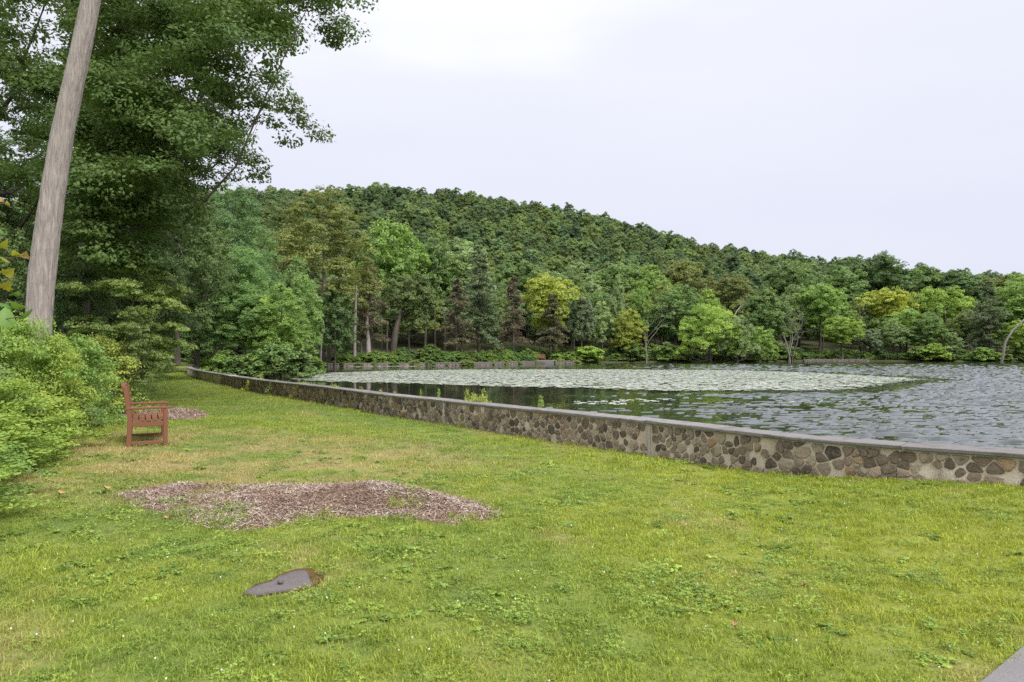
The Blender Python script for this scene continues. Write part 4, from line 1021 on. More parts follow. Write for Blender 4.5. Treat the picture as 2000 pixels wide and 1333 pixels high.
put('n2',175,470,150,19,(.07,.115,.038),'small_tree','dark small tree in the shade right of the grey leaning trunk', group=G2)
put('n2',190,590,120,24,(.06,.095,.035),'small_tree','dark small tree in the shade below the layered tree', group=G2)
put('n2',10,430,170,15,(.075,.115,.038),'small_tree','dark small tree at the left edge behind the border', group=G2)
put('n1',330,560,150,92,'mid','shade_tree','green tree closing the far end of the grass path', group=G2)
put('n1',250,520,200,75,'deep','shade_tree','dark tree left of the far end of the grass path', group=G2)
put('n0',420,480,120,92,'mid','leafy_tree','green tree behind the end of the stone wall', group=G2)
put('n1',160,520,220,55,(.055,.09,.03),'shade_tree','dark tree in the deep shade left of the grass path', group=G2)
def bush(px, base_y, h_, w, colr, name, label, D=None, kind=0, group=None):
    if D is None: X, D = ground_pt(px, base_y); z = float(terr(X, D))
    else: X = (px-1000)/F*D; z = max(float(terr(X, D)), WATER)
    return plant(PR[kind], (X, D, z-.05), w/2.7, h_/2.2, random.uniform(0,6), cg[colr] if isinstance(colr,str) else colr, name, label, 'shrub', group, 'foliage', 'stem')
for k_, (px_, D_, h_, w_) in enumerate(((300,104,3.0,6),(345,108,3.4,6),(375,104,2.6,5),(255,90,3.0,7),(225,70,2.6,5),(400,100,3,6))):
    bush(px_, 0, h_, w_, (.10,.155,.045), 'bush', ['green bush at the left of the far end of the grass path','green bush in the middle of the far end of the grass path','green bush at the right of the far end of the grass path','shaded bush left of the grass path','shaded bush in the dark gap left of the grass path','green bush behind the thick trunk at the wall end'][k_], D_, 's%d' % (k_ % 4), 'bushes at the end of the grass path')
GC = 'bushes behind the far end of the lakeside wall'
bush(440, 0, 2.3, 3.2, 'fresh', 'bush', 'rounded light green bush just beyond the far end of the wall', 57, 's0', GC)
bush(470, 0, 1.9, 3.0, 'mid', 'bush', 'green bush right of the rounded one beyond the wall', 55, 's1', GC)
bush(410, 0, 1.7, 2.6, 'bright', 'bush', 'small bright bush at the very end of the wall', 61, 's2', GC)
bush(545, 0, 2.7, 4.0, 'mid', 'bush', 'tall fresh green bush growing out of the lake corner', 53, 's3', GC)
bush(575, 0, 2.2, 3.4, 'mid', 'bush', 'green bush dipping into the water right of the tall one', 52, 's1', GC)
bush(507, 0, 2.3, 3.0, (.12,.185,.05), 'bush', 'green bush left of the tall one at the lake corner', 55, 's0', GC)
bush(603, 0, 1.9, 3.6, 'fresh', 'bush', 'round low bush at the left end of the far wall', 96, 's2', GC)

# ------------------------------------------------------------------ big oak over the left of the picture and the grey leaning trunk
ox, oy = -13.3, 20.0
rg = nrng(33); CURT = np.array([(150,-60),(720,-60),(700,10),(640,40),(600,110),(555,130),(515,165),(500,230),(455,250),(470,310),(420,390),(370,440),(320,470),(150,480)], float); ex = []
while len(ex) < 118:
    px_, py_ = rg.uniform(150,720), rg.uniform(-60,570)
    if not inpoly(np.array(px_), np.array(py_), CURT) or polyd(np.array(px_), np.array(py_), CURT) < 22: continue
    D_ = rg.uniform(16.5, 23.5); ex.append(((px_-1000)/F*D_-ox, D_-oy, EYE+(HOR-py_)/F*D_-float(terr(ox,oy))))
for k_ in range(20):
    px_, py_ = rg.uniform(125,275), rg.uniform(330,540); D_ = rg.uniform(16.3,18.8); ex.append(((px_-1000)/F*D_-ox, D_-oy, EYE+(HOR-py_)/F*D_-float(terr(ox,oy))))
PR['oak'] = tree_proto('oak', 210, 22, 6.2, 6.0, 'oak', 84, 96, .50, .118, .066, flat=.75, extra=np.array(ex), tr=.34, limbs=18, limbf=.20, limbz=.42, inner=.15, lobes=.30, up=.45, out=.4, twigs=6, sides=12, bend=.7, lean=(3.6,.3), lobe=(.95,-10), zf=.75)
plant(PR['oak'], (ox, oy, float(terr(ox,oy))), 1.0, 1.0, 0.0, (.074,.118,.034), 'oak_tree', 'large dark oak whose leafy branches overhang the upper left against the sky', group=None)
PR['oak2'] = tree_proto('oak2', 212, 21, 7.0, 3.0, 'oak', 80, 95, .6, .17, .09, flat=.7, tr=.36, limbs=18, inner=.25, lobes=.30, twigs=3, lobe=(1.5,-9))
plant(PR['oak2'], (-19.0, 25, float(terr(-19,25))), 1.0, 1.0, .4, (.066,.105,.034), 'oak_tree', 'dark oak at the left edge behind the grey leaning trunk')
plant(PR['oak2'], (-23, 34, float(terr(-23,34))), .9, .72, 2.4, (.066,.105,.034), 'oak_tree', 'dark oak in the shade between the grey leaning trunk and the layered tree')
# grey leaning trunk
tx, ty = -9.05, 13.0; tz0 = float(terr(tx,ty))
P_ = np.array([(tx+.02,ty,tz0-.3),(tx+.02,ty,tz0+.5),(tx+.06,ty,1.6+(692-600)/F*13),((90-1000)/F*13,ty+.05,1.6+(692-450)/F*13),((117-1000)/F*13,ty+.1,1.6+(692-250)/F*13),((167-1000)/F*13,ty+.15,1.6+(692-0)/F*13),(-7.7,13.3,11.5),(-7.2,13.6,16),(-6.9,13.8,20)])
C = curve_pts(P_, 120); rg = nrng(5); rad = np.interp(C[:,2], [-.3,.3,1.2,3,8.35,20], [.27,.24,.228,.224,.168,.06])
C = curve_pts(P_, 280); rad = np.interp(C[:,2], [-.3,.3,1.2,3,8.35,20], [.27,.24,.228,.224,.168,.06]); m = MB(); m.tube(C-P_[0], rad, 72)
V = m.V[0]; nV = len(V)-1; k_ = np.arange(nV) % 72; j_ = np.arange(nV)//72
th = k_*2*pi/72; rid = -.085*(1-np.abs(2*vnoise(k_*.55+1.2*vnoise(k_*.1, j_*.05, 8), j_*.082, 4)-1))**3 + .10*(vnoise(np.cos(th)*1.5+5, np.sin(th)*1.5+j_*.035, 6)-.5) + .02*(vnoise(k_*1.0, j_*.4, 9)-.5)
ctr = (C-P_[0])[j_]; V[:nV] = ctr + (V[:nV]-ctr)*(1+rid)[:,None]
lt = empty('leaning_tree', tuple(P_[0]), label='tall tree with a pale grey trunk leaning right at the left side', category='tree')
link('trunk', m.mesh('trunk', M['bark_grey'], True), lt)
rg = nrng(63); CC = clumps(rg, 70, 22, 14.5, 4.2, 'round') + np.array([1.6,.5,0]); V,q,v = clump_leaves(rg, CC, 110, .8, .17, .09)
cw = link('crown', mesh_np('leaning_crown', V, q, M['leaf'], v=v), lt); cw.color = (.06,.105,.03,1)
# dead branch hanging in the shade
bp = np.array([((x-1000)/F*27, 27, EYE+(HOR-y)/F*27) for x, y in ((262,430),(300,438),(330,446),(345,470),(352,490),(368,520))]); m = MB(); m.tube(curve_pts(bp,14)-bp[0], np.linspace(.07,.02,14), 6)
for a, b_ in ((5,(.5,.2,-.6)),(8,(.4,-.1,-.9)),(10,(-.2,.1,-.8)),(3,(.2,.3,.5))):
    p0 = (curve_pts(bp,14)-bp[0])[a]; m.tube([p0, p0+np.array(b_)*.5, p0+np.array(b_)*.9+[.1,0,-.1]], [.025,.015,.006], 4)
db = link('dead_branch', m.mesh('dead_branch', M['deadwood'], True), label='pale bare dead branch hanging in the dark foliage', category='branch'); db.location = bp[0]

# ------------------------------------------------------------------ leafy border on the left
for k in range(5):
    PR['w%d'%k] = tree_proto('border%d'%k, 230+k, 1.7, 1.0, .05, 'dome', 150, 95, .2, [.055,.062,.05,.066,.052][k], [.034,.03,.03,.04,.028][k], flat=.8, tr=.018, limbs=26, inner=.15, lobes=.6, sides=5, bark='twig', up=.5, out=.5, twigs=1)
random.seed(12); rg = nrng(12)
EDGE = curve_pts(px_poly([(-80,1060),(-10,1000),(50,955),(105,895),(155,842),(200,806),(240,775),(275,745),(296,726)]), 40)
el = np.concatenate([[0], np.cumsum(np.linalg.norm(np.diff(EDGE,axis=0),axis=1))])
GB = 'shrubs of the leafy border on the left'
bc = [(.145,.215,.05),(.185,.245,.05),(.125,.195,.05),(.205,.245,.06),(.135,.195,.065),(.16,.225,.048)]
nb = 0; cnt = [0,0,0,0]; ORD = 'first second third fourth fifth sixth seventh eighth ninth tenth eleventh twelfth thirteenth fourteenth fifteenth sixteenth seventeenth eighteenth nineteenth twentieth'.split() + ['twenty-'+k for k in 'first second third fourth fifth sixth seventh eighth ninth'.split()] + ['thirtieth'] + ['thirty-'+k for k in 'first second third fourth fifth sixth seventh eighth ninth'.split()]
for row, (step, off, hh) in enumerate([(1.05,.40,.95),(1.3,1.15,1.75),(1.7,2.2,2.25),(2.2,3.7,2.6)]):
    s_ = .2
    while s_ < el[-1]:
        x = np.interp(s_, el, EDGE[:,0]); y = np.interp(s_, el, EDGE[:,1]); tx_ = np.interp(s_+.3, el, EDGE[:,0])-np.interp(s_-.3, el, EDGE[:,0]); ty_ = np.interp(s_+.3, el, EDGE[:,1])-np.interp(s_-.3, el, EDGE[:,1]); l = math.hypot(tx_,ty_)
        nx, ny = -ty_/l, tx_/l
        o_ = off*rg.uniform(.8,1.2)*(0.8+.02*s_) + .42*float(smooth(17,9,y)); X, Y = x+nx*o_, y+ny*o_
        if math.hypot(X-tx, Y-ty) > .5 and X/max(Y,.1)*F+1000 > -330 and Y > 2.2:
            h_ = hh*rg.uniform(.75,1.25)*(1 + (1.1 if row == 0 else .25 if row == 1 else 0)*min(1,max(0,(Y-13)/12))); w_ = rg.uniform(1.5,2.3)*(1 if row == 0 else 1.2)*(1+max(0,Y-12)/40); k = int(rg.integers(0,5))
            cnt[row] += 1; od = ORD[cnt[row]-1] if cnt[row] <= len(ORD) else 'far'
            lab = ['low leafy weeds edging the left border, %s clump from the near end','waist-high shrub of the left border, %s in its row counted from near','head-high shrub inside the left border, %s in its row counted from near','tallest back shrub of the left border, %s in its row counted from near'][row] % od
            plant(PR['w%d'%k], (X, Y, float(terr(X,Y))-.03), w_/2, h_/1.7, rg.uniform(0,6), bc[int(rg.integers(0,6))], 'border_shrub', lab, 'shrub', GB, 'foliage', 'stem'); nb += 1
        s_ += step*rg.uniform(.8,1.25)*(1+max(0,y-12)/22)
print('BORDER', nb)
for k, (px_, D_, h_, w_) in enumerate(((48,11.4,2.15,1.7),(92,11.8,1.95,1.6),(140,13.2,1.9,1.8),(190,17.0,2.1,2.2))):
    X = (px_-1000)/F*D_; plant(PR['w%d'%(k+1)], (X, D_, float(terr(X,D_))-.03), w_/2, h_/1.7, k*1.7, bc[k], 'border_shrub', ['leafy shrub hiding the left of the grey trunk base','leafy shrub hiding the right of the grey trunk base','leafy shrub just right of the grey leaning trunk','leafy shrub between the grey trunk and the layered tree'][k], 'shrub', GB, 'foliage', 'stem')
# loose shoots and saplings standing up out of the border
for k in range(3): PR['shoot%d'%k] = tree_proto('shoot%d'%k, 270+k, 1.9, .42, .25, 'oval', 34, 20, .11, .075, .035, flat=1.0, tr=.009, limbs=22, inner=.1, lobes=.6, sides=4, bark='twig', up=.4, out=.5)
rg = nrng(88)
for k in range(24):
    s_ = .3 + (el[-1]*.62)*(k/24)**1.25; x = np.interp(s_, el, EDGE[:,0]); y = np.interp(s_, el, EDGE[:,1]); tx_ = np.interp(s_+.3, el, EDGE[:,0])-np.interp(s_-.3, el, EDGE[:,0]); ty_ = np.interp(s_+.3, el, EDGE[:,1])-np.interp(s_-.3, el, EDGE[:,1]); l = math.hypot(tx_,ty_); o_ = rg.uniform(.15,2.0)
    X, Y = x-ty_/l*o_, y+tx_/l*o_; h_ = (.75 + .75*o_)*rg.uniform(.8,1.2)
    ob = plant(PR['shoot%d'%(k%3)], (X, Y, float(terr(X,Y))-.03), max(.6,h_/1.9)*rg.uniform(.8,1.3), h_/1.9, rg.uniform(0,6), [(.19,.245,.055),(.15,.215,.05),(.23,.25,.06),(.13,.19,.055)][k%4], 'sapling', 'loose leafy shoot rising from the left border, %s counted from near' % ORD[k], 'plant', 'loose shoots in the left border', 'foliage', 'stem')
    ob.rotation_euler = (rg.normal()*.14, rg.normal()*.14, rg.uniform(0,6))
# pale flowering weeds in the border, near the bench
fx, fy = ground_pt(140, 838); fx -= .35; fy += .5
ft = empty('flowering_weed', (fx,fy,float(terr(fx,fy))), label='weed with clouds of tiny white flowers at the border edge left of the bench', category='plant')
rg = nrng(40); m = MB(); heads = []
for k in range(46):
    a = rg.uniform(0,2*pi); r = rg.uniform(.05,.75); hgt = rg.uniform(.3,.75); e_ = np.array([math.cos(a)*r, math.sin(a)*r*.8, hgt]); m.tube([e_*[.4,.4,0], e_*[.7,.7,.6], e_], [.006,.004,.003], 4); heads.append(e_)
link('stem', m.mesh('stem', M['twig']), ft)
V,q,v = clump_leaves(rg, np.array(heads), 26, .085, .020, .018); link('blossom', mesh_np('blossom', V, q, M['petal'], v=v*.8), ft)
V,q,v = clump_leaves(rg, np.array(heads)*[.9,.9,.6], 30, .15, .06, .03); lf = link('foliage', mesh_np('weed_leaves', V, q, M['leaf'], v=v), ft); lf.color = (.15,.20,.07,1)

# maple sapling with big turning leaves at the left edge
def lobed(size, rg, kind='maple'):
    if kind == 'maple':
        ang = np.array([-90,-62,-40,-22,-4,14,30,52,70,90]); rr = np.array([.22,.42,.34,.72,.58,1.0*.8,.5,.62,.66,1.0])
    else:
        ang = np.array([-90,-60,-30,0,30,60,80,90]); rr = np.array([.35,.42,.46,.48,.52,.66,.86,1.0])
    a = np.concatenate([ang, 180-ang[::-1][1:-1]]); r_ = np.concatenate([rr, rr[::-1][1:-1]])
    x = np.cos(np.radians(a))*r_*size*.5; y = np.sin(np.radians(a))*r_*size*.5
    z = -.25*size*(np.abs(x)/size*1.1)**1.2 - .12*size*(y/size)**2
    V = np.column_stack([x, y, z]); V = np.vstack([V, [0,0,.01]]); n = len(x)
    return V, np.array([[k,(k+1)%n,n] for k in range(n)])
def rotm(rx, ry, rz):
    cx_,sx_,cy_,sy_,cz,sz = math.cos(rx),math.sin(rx),math.cos(ry),math.sin(ry),math.cos(rz),math.sin(rz)
    return np.array([[cz,-sz,0],[sz,cz,0],[0,0,1]])@np.array([[cy_,0,sy_],[0,1,0],[-sy_,0,cy_]])@np.array([[1,0,0],[0,cx_,-sx_],[0,sx_,cx_]])
rg = nrng(66); MD = 4.2; bxx, byy = -3.62, MD
ms_ = empty('maple_sapling', (bxx,byy,float(terr(bxx,byy))), label='maple sapling at the left edge with large yellow and orange lobed leaves', category='tree')
def mp_(x, y, D=MD): return np.array([(x-1000)/F*D-bxx, D-byy, EYE+(HOR-y)/F*D - float(terr(bxx,byy))])
leaf_px = [(4,392,20,'o'),(16,400,16,'y'),(5,455,26,'g'),(12,510,30,'y'),(33,497,24,'y'),(48,501,20,'o'),(14,535,30,'y'),(8,560,34,'y'),(28,575,26,'g'),(14,598,44,'g'),(40,598,40,'g'),(2,480,34,'y'),(-25,430,50,'y'),(-30,520,60,'g'),(-40,380,50,'y'),(-50,580,60,'g')]
m = MB(); m.tube([(0,0,-.1),(.02,0,.8),(-.03,.02,1.6),(.03,0,2.6)], [.02,.017,.013,.006], 6)
for (y0, e_) in ((395,(18,396)),(470,(10,458)),(500,(52,500)),(560,(30,540)),(590,(38,590))):
    m.tube([mp_(-110,y0+40), mp_(-40,y0+12), mp_(*e_)], [.008,.005,.002], 4)
link('stem', m.mesh('stem', M['twig'], True), ms_)
M['leaf_yellow'] = foliage_mat('leaf_yellow', (.33,.33,.06), var=.2, gain=1.); M['leaf_orange'] = foliage_mat('leaf_orange', (.36,.25,.10), var=.2, gain=1.); M['leaf_green'] = foliage_mat('leaf_green', (.075,.14,.03), var=.2)
for x, y, sz, cl in leaf_px:
    V, t = lobed(sz/F*MD*1.25, rg, 'maple'); V = V@rotm(rg.uniform(.3,1.1), rg.normal()*.3, rg.uniform(-1.6,1.6)+pi).T + mp_(x, y, MD+rg.uniform(-.12,.12))
    link('leaf', mesh_np('leaf', V, t, M[{'y':'leaf_yellow','o':'leaf_orange','g':'leaf_green'}[cl]], v=np.full(len(t), rg.random()), smooth_shade=True), ms_)
# broad-leaved plant below it
bxx, byy = -3.95, 4.9; MD = 4.9
bp_ = empty('broad_leaved_plant', (bxx,byy,float(terr(bxx,byy))), label='plant with big drooping dark green leaves below the maple leaves at the left edge', category='plant')
m = MB(); m.tube([(0,0,-.05),(.0,0,.8),(.05,.0,1.75)], [.02,.016,.008], 6); 
for x, y, sz, rz_, rxx in ((12,628,58,.8,1.2),(44,618,44,-1.5,.7),(-25,650,60,1.9,.9),(-40,610,60,2.4,.5),(-10,662,46,-.4,1.3)):
    p = mp_(x, y, MD); m.tube([(.045,0,1.65), (np.array((.045,0,1.65))+p)/2+[0,0,.05], p], [.007,.005,.003], 4)
    V, t = lobed(sz/F*MD*1.15, rg, 'oval'); V = V@rotm(rxx, .1, rz_).T + p
    link('leaf', mesh_np('leaf', V, t, M['leaf_green'], v=np.full(len(t), rg.random()), smooth_shade=True), bp_)
link('stem', m.mesh('stem', M['twig'], True), bp_)

# ------------------------------------------------------------------ lily pads
def pads(polys, dens, r0, r1, seed, vr=(0,.92)):
    rg = nrng(seed); Vs = []; vs = []; n_ = 0
    for P_ in polys:
        P_ = np.array([water_pt(*p) for p in P_]); a, b_ = P_.min(0), P_.max(0); N = int((b_-a).prod()*dens); X = rg.uniform(a[0],b_[0],N); Y = rg.uniform(a[1],b_[1],N)
        d = polyd(X, Y, P_); k = inpoly(X, Y, P_)
        edge = 1.1+1.6*fbm(X*.4, Y*.4, seed+3)
        hole = fbm(X*.22, Y*.9, seed) > .27 
        k &= (d > edge*rg.random(N)**1.5) & (hole | (rg.random(N) < .22)); X, Y = X[k], Y[k]; N = len(X)
        r = rg.uniform(r0,r1,N); a0 = rg.uniform(0,2*pi,N); an = np.linspace(.22,2*pi-.22,9)[None]+a0[:,None]
        tx_, ty_ = rg.normal(size=(2,N))*.022
        ox_ = np.cos(an)*r[:,None]; oy_ = np.sin(an)*r[:,None]*rg.uniform(.85,1,N)[:,None]; z = WATER+.022+rg.uniform(0,.012,N)[:,None]+np.abs(ox_*tx_[:,None]+oy_*ty_[:,None]) 
        V = np.stack([X[:,None]+ox_, Y[:,None]+oy_, z], -1); ctr = np.stack([X[:,None], Y[:,None], np.full((N,1),WATER+.022)], -1); V = np.concatenate([V, ctr], 1)
        Vs.append(V.reshape(-1,3)); vs.append(rg.uniform(vr[0],vr[1],N)**1.0); n_ += N
    V = np.concatenate(Vs); q = np.arange(n_*10).reshape(-1,10); return V, q, np.concatenate(vs)
V,q,v = pads([MAIN], 15, .13, .23, 51, (.3,.92))
link('lily_pads', mesh_np('lily_pads', V, q, M['lily'], v=v), label='wide raft of pale green lily pads covering the middle of the lake', category='lily pads', kind='stuff')
V2,q2,v2 = pads([[(640,714.5),(760,713.5),(880,715.5),(800,718),(680,718)]], 3.5, .2, .35, 52, (.5,1))
link('lily_pads', mesh_np('lily_pads_far', V2, q2, M['lily'], v=v2), label='thin yellowish strip of lily pads in front of the far wall', category='lily pads', kind='stuff')
V3,q3,v3 = pads([[(1430,719.5),(1600,717),(1850,719),(1900,722),(1700,724),(1500,722)], [(1080,727),(1180,726),(1180,728.5),(1090,729)]], 3.5, .2, .34, 53)
link('lily_pads', mesh_np('lily_pads_right', V3, q3, M['lily'], v=v3), label='thin far strip of lily pads on the right of the lake', category='lily pads', kind='stuff')
V4,q4,v4 = pads([[(1490,783),(1560,780.5),(1640,783),(1710,791),(1660,796),(1560,794),(1510,790)]], 14, .10, .19, 54)
link('lily_pads', mesh_np('lily_pads_near', V4, q4, M['lily'], v=v4), label='small loose patch of lily pads in the ruffled water on the right', category='lily pads', kind='stuff')
rg = nrng(55)
def one_pad(x, y, r):
    an = np.linspace(.22,2*pi-.22,12)+rg.uniform(0,6); V = np.column_stack([np.cos(an)*r, np.sin(an)*r, np.abs(np.cos(an*2))*.012]); V = np.vstack([V,[0,0,0]]); V2_ = V-[0,0,.006]
    n = 13; q = [[k,k+1,n+k+1,n+k] for k in range(12)]+[[12,0,n,n+12]]
    me = mesh_np('lily_pad', np.vstack([V,V2_]), [np.array([list(range(13))]), np.array(q), np.array([list(range(25,12,-1))])], M['lily'], v=np.full(15, rg.uniform(.5,.95))); o = link('lily_pad', me, label='single pale lily pad floating in the small cluster below the main raft', category='lily pad', group='lily pads of the small cluster'); o.location = (x,y,WATER+.03)
done = []
for k in range(60):
    px_, py_ = (rg.uniform(1122,1220), rg.uniform(785,793)) if k < 42 else (rg.uniform(1210,1300), rg.uniform(781,786))
    if k < 42 and abs((px_-1122)*.02 + 787 - py_) > 4: continue
    x, y = water_pt(px_, py_); r = rg.uniform(.10,.17)
    if all((x-a)**2+(y-b_)**2 > (r+c_)**2 for a,b_,c_ in done): done.append((x,y,r)); one_pad(x,y,r)

# ------------------------------------------------------------------ plants along the wall
PR['sprig'] = tree_proto('sprig', 260, .7, .22, .05, 'oval', 26, 22, .07, .055, .018, flat=1.2, tr=.006, limbs=10, inner=.2, sides=4, bark='twig')
PR['tuft'] = tree_proto('tuft', 261, .75, .42, .02, 'dome', 80, 30, .09, .06, .016, flat=1.3, tr=.008, limbs=30, inner=.2, sides=4, bark='twig', up=.2, out=.7)
def wallplant(kind, px, top, wpx, colr, name, label):
    s_ = s_at_px(px); x, y, nx, ny = wallf(s_); x, y = float(x-nx*.5), float(y-ny*.5); x = (px-1000)/F*y
    zb_ = WATER-.05; pr = PR[kind]; zt = EYE+(HOR-top)/F*y
    plant(pr, (x,y,zb_), wpx/F*y/(2*pr['R']), (zt-zb_)/pr['H'], px*.1, cg[colr] if isinstance(colr,str) else colr, name, label, 'plant', 'plants growing on the lake side of the wall', 'foliage', 'stem')
wallplant('tuft',934,762,78,(.22,.26,.06),'wall_plant','widest yellow-green bushy plant behind the wall')
wallplant('sprig',912,758,26,(.20,.25,.06),'wall_plant','upright sprig left beside the widest bushy plant')
wallplant('sprig',1057,769,26,(.19,.26,.07),'wall_plant','lone leafy sprig behind the wall right of the bushy plant')
wallplant('sprig',857,757,18,(.17,.24,.06),'wall_plant','slim leafy sprig behind the wall left of the bushy plant')
wallplant('sprig',822,758,12,(.17,.24,.06),'wall_plant','thinnest sprig behind the wall, leftmost of the upright sprigs')
wallplant('tuft',652,746,28,(.20,.25,.07),'wall_plant','small leafy tuft behind the wall near the pads')
rg = nrng(71)
for k, (px, top, w) in enumerate([(700,757,60),(740,762,60),(775,766,46),(590,743,50),(625,750,40),(545,742,60),(500,735,60),(665,754,40)]):
    wallplant('tuft', px, top, w, [(.24,.25,.06),(.27,.24,.07),(.20,.25,.07)][k%3], 'wall_plant', ['yellowish creeper on the wall behind the coping, right of the small tuft','orange-tinged creeper patch behind the coping','rightmost yellowish creeper patch behind the coping','leafy patch behind the coping where the pads meet the wall','leafy patch left of the small tuft behind the coping','leafy patch behind the coping below the tall corner bush','leftmost leafy patch behind the coping near the corner bushes','leafy patch right beside the small tuft behind the coping'][k])

# ------------------------------------------------------------------ small things on the lawn
gx_, gy_ = ground_pt(299, 770); m = MB(); m.box((0,0,.10), (.03,.012,.24), .004); m.box((0,0,.225), (.05,.016,.03), .004)
o = link('marker_stake', m.mesh('marker_stake', M['paint_grey']), label='small blue-grey marker stake in the grass path behind the bench', category='stake'); o.location = (gx_,gy_,float(terr(gx_,gy_)))
for (px, py, sz, lab) in ((208,967,.13,'curled brown dead leaf beside the mulch mound'),(118,977,.12,'curled brown dead leaf near the left border'),(324,1027,.07,'pale shrivelled leaf in the grass before the mulch mound'),(1434,1245,.06,'pale dry leaf in the foreground grass'),(1568,1163,.05,'small pale dry leaf in the grass on the right'),(1098,992,.05,'pale dry leaf in the grass right of the mulch mound')):
    x, y = ground_pt(px, py); V, t = lobed(sz, nrng(px), 'maple'); V[:,2] = -V[:,2]*2.2; V = V@rotm(.3,.3,px*.7).T
    o = link('dead_leaf', mesh_np('dead_leaf', V, t, M['dry_leaf'], smooth_shade=True), label=lab, category='leaf', group='fallen leaves on the lawn'); o.location = (x,y,float(terr(x,y))+.07)

# ------------------------------------------------------------------ grass
def tuft_mesh(name, seed, nb_, spread, h0, h1, w, mat, lean=.5):
    rg = nrng(seed); a = rg.uniform(0,2*pi,nb_); r = spread*np.sqrt(rg.random(nb_)); B = np.stack([np.cos(a)*r, np.sin(a)*r, np.full(nb_,-.01)],-1)
    h_ = rg.uniform(h0,h1,nb_)[:,None]; d = rg.uniform(0,2*pi,nb_); dirv = np.stack([np.cos(d),np.sin(d),np.zeros(nb_)],-1); sd = np.stack([-np.sin(d+rg.normal(size=nb_)*.6),np.cos(d),np.zeros(nb_)],-1)*w*rg.uniform(.6,1.4,nb_)[:,None]
    ln = rg.uniform(.1,1.0,nb_)[:,None]*lean; mid = B+np.array([0,0,1])*h_*.55+dirv*h_*ln*.35; tip = B+np.array([0,0,1])*h_*(1-.35*ln)+dirv*h_*ln*1.1
    V = np.stack([B-sd, B+sd, mid+sd*.8, mid-sd*.8, tip], 1).reshape(-1,3); o5 = (np.arange(nb_)*5)[:,None]
    q = o5+np.array([[0,1,2,3]]); t = o5+np.array([[3,2,4]]); v = rg.random(nb_)
    return mesh_np(name, V, [q,t], mat, v=np.concatenate([v,v]))
def clover_mesh(name, seed, n, spread, h0, h1, sz, mat):
    rg = nrng(seed); a = rg.uniform(0,2*pi,n); r = spread*np.sqrt(rg.random(n)); C = np.stack([np.cos(a)*r,np.sin(a)*r,rg.uniform(h0,h1,n)],-1)
    Cs = np.repeat(C,3,0); b_ = np.tile(np.array([0,2.1,4.2]),n)+np.repeat(rg.uniform(0,6,n),3); Cs = Cs+np.stack([np.cos(b_),np.sin(b_),np.zeros(3*n)],-1)*sz*.5
    V,q = leaf_quads(Cs, unit(np.array([0,0,1.])+rg.normal(size=(3*n,3))*.28), sz, sz*.9, rg); return mesh_np(name, V, q, mat, v=rg.random(3*n))
srcs = []
for k in range(6): srcs.append(src('grass_source_%02d'%k, tuft_mesh('grass_tuft%d'%k, 300+k, 46, .085, .012, .037, .0021, M['grass'], 1.0)))
for k in range(3): srcs.append(src('grass_source_%02d'%(6+k), tuft_mesh('grass_long%d'%k, 310+k, 30, .07, .025, .062, .0021, M['grass'], .8)))
for k in range(3): srcs.append(src('grass_source_%02d'%(9+k), clover_mesh('clover%d'%k, 320+k, 20, .085, .012, .028, .0125, M['clover'])))
for k in range(3): srcs.append(src('grass_source_%02d'%(12+k), clover_mesh('weed%d'%k, 330+k, 8, .07, .008, .024, .026, M['clover'])))
rg = nrng(404)
def lawn_pts(D0_, D1_, dens, u0=-120, u1=2120):
    N = int(.5*(u1-u0)/F*(D1_**2-D0_**2)*dens); D = np.sqrt(rg.uniform(D0_**2, D1_**2, N)); u = rg.uniform(u0,u1,N); X = (u-1000)/F*D
    k = lake_sd(X, D) < -(HALF+.015); X, D = X[k], D[k]
    sdm = np.where(inpoly(X,D,MUL1), polyd(X,D,MUL1), -polyd(X,D,MUL1)); sd2 = np.where(inpoly(X,D,MUL2), polyd(X,D,MUL2), -polyd(X,D,MUL2))
    wob = .22*(fbm(X*4,D*4,8)-.5)*2
    k = (sdm < wob+.02) | ((fbm(X*2.1,D*2.1,61) > .60) & (sdm < .6)); k &= (sd2 < wob) ; k &= ~inpoly(X,D,SLAB); k &= (~inpoly(X,D,MOSS)) | (rg.random(len(X)) < .06); k &= ~inpoly(X,D,PATH)
    # left of the border edge only sparse grass
    return X[k], D[k]
Xs, Ys, Sc, Id = [], [], [], []
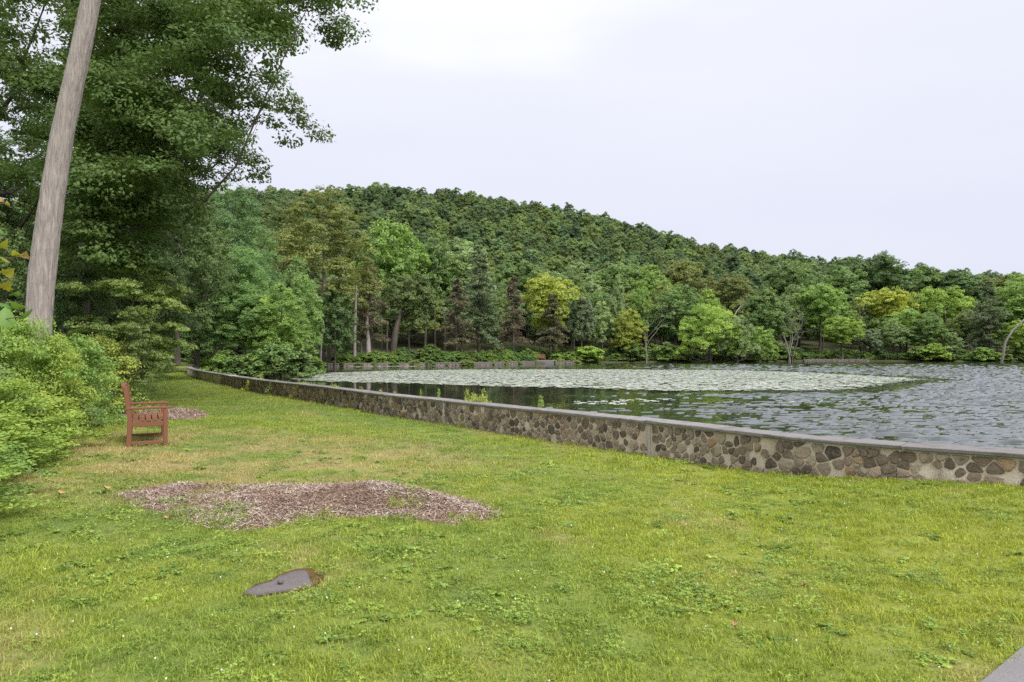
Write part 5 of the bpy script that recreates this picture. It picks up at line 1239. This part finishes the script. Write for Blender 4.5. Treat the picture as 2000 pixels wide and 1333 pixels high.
for (a, b_, dens, s0) in ((2.3,5.0,330,1.0),(5.0,9.0,210,1.1),(9.0,16,75,1.35),(16,30,26,1.9),(30,64,7,3.0)):
    X, Y = lawn_pts(a, b_, dens); n = len(X); pick = rg.integers(0,6,n)
    cl = fbm(X*.9, Y*.9, 70) ; wd = fbm(X*1.6, Y*1.6, 90); lg = fbm(X*.8, Y*.8, 110)
    c_ = (rg.random(n) < np.clip((cl-.46)*1.5,.02,.18)) & (Y < 14); pick = np.where(c_, 9+rg.integers(0,3,n), pick); c_ = (rg.random(n) < np.clip((wd-.54)*1.2,.006,.09)) & (Y < 11); pick = np.where(c_, 12+rg.integers(0,3,n), pick)
    sdw = -lake_sd(X, Y); c_ = ((lg > .58) & (rg.random(n) < .5)) | ((sdw < HALF+.16) & (rg.random(n) < .7)); pick = np.where(c_, 6+rg.integers(0,3,n), pick)
    c_ = polyd(X,Y,MUL1) < .14; pick = np.where(c_ & (rg.random(n) < .5), 6+rg.integers(0,3,n), pick)
    Xs.append(X); Ys.append(Y); Id.append(pick); Sc.append(s0*rg.uniform(.75,1.3,n)*(.8+.45*fbm(X*1.1,Y*1.1,130)))
X = np.concatenate(Xs); Y = np.concatenate(Ys); S = np.concatenate(Sc); I = np.concatenate(Id); n = len(X); Z = terr(X, Y)
Z = Z + np.where(inpoly(X,Y,MUL1), np.maximum(HF1(X,Y)[0],0), 0)
print('GRASS', n)
scatter('lawn_grass', np.column_stack([X,Y,Z]), np.column_stack([rg.normal(size=n)*.12, rg.normal(size=n)*.12, rg.uniform(0,6.28,n)]), S, I, srcs, kind='stuff', label='mown yellow-green grass with clover covering the lawn', category='grass')
# clover flowers
k = rg.random(n) < np.where((fbm(X*.7,Y*.7,70) > .44) & (Y < 15), .016, .0035); k &= ~inpoly(X,Y,MUL1); fx_, fy_, fz = X[k], Y[k], Z[k]; N = len(fx_)
u, vv = np.meshgrid(np.arange(5)*2*pi/5, np.array([-.6,.6])); r = .0048*(1+.03*fy_)
ring = np.stack([np.cos(u)*np.cos(vv), np.sin(u)*np.cos(vv), np.sin(vv)],-1).reshape(-1,3); ring = np.vstack([ring,[0,0,-1],[0,0,1]])
C = np.column_stack([fx_+rg.normal(size=N)*.03, fy_+rg.normal(size=N)*.03, fz+rg.uniform(.03,.055,N)]); V = (C[:,None]+ring[None]*r[:,None,None]*rg.uniform(.7,1.2,N)[:,None,None]).reshape(-1,3); o12 = (np.arange(N)*12)[:,None]
t = [];  
for a in range(5): b_ = (a+1)%5; t += [[a,b_,5+b_],[a,5+b_,5+a],[a,10,b_],[5+a,5+b_,11]]
T = (o12[:,None]+np.array(t)[None]).reshape(-1,3)
link('clover_flowers', mesh_np('clover_flowers', V, T, M['petal'], v=np.repeat(rg.random(N),20)), label='tiny white clover flowers dotted over the lawn', category='flowers', kind='stuff')
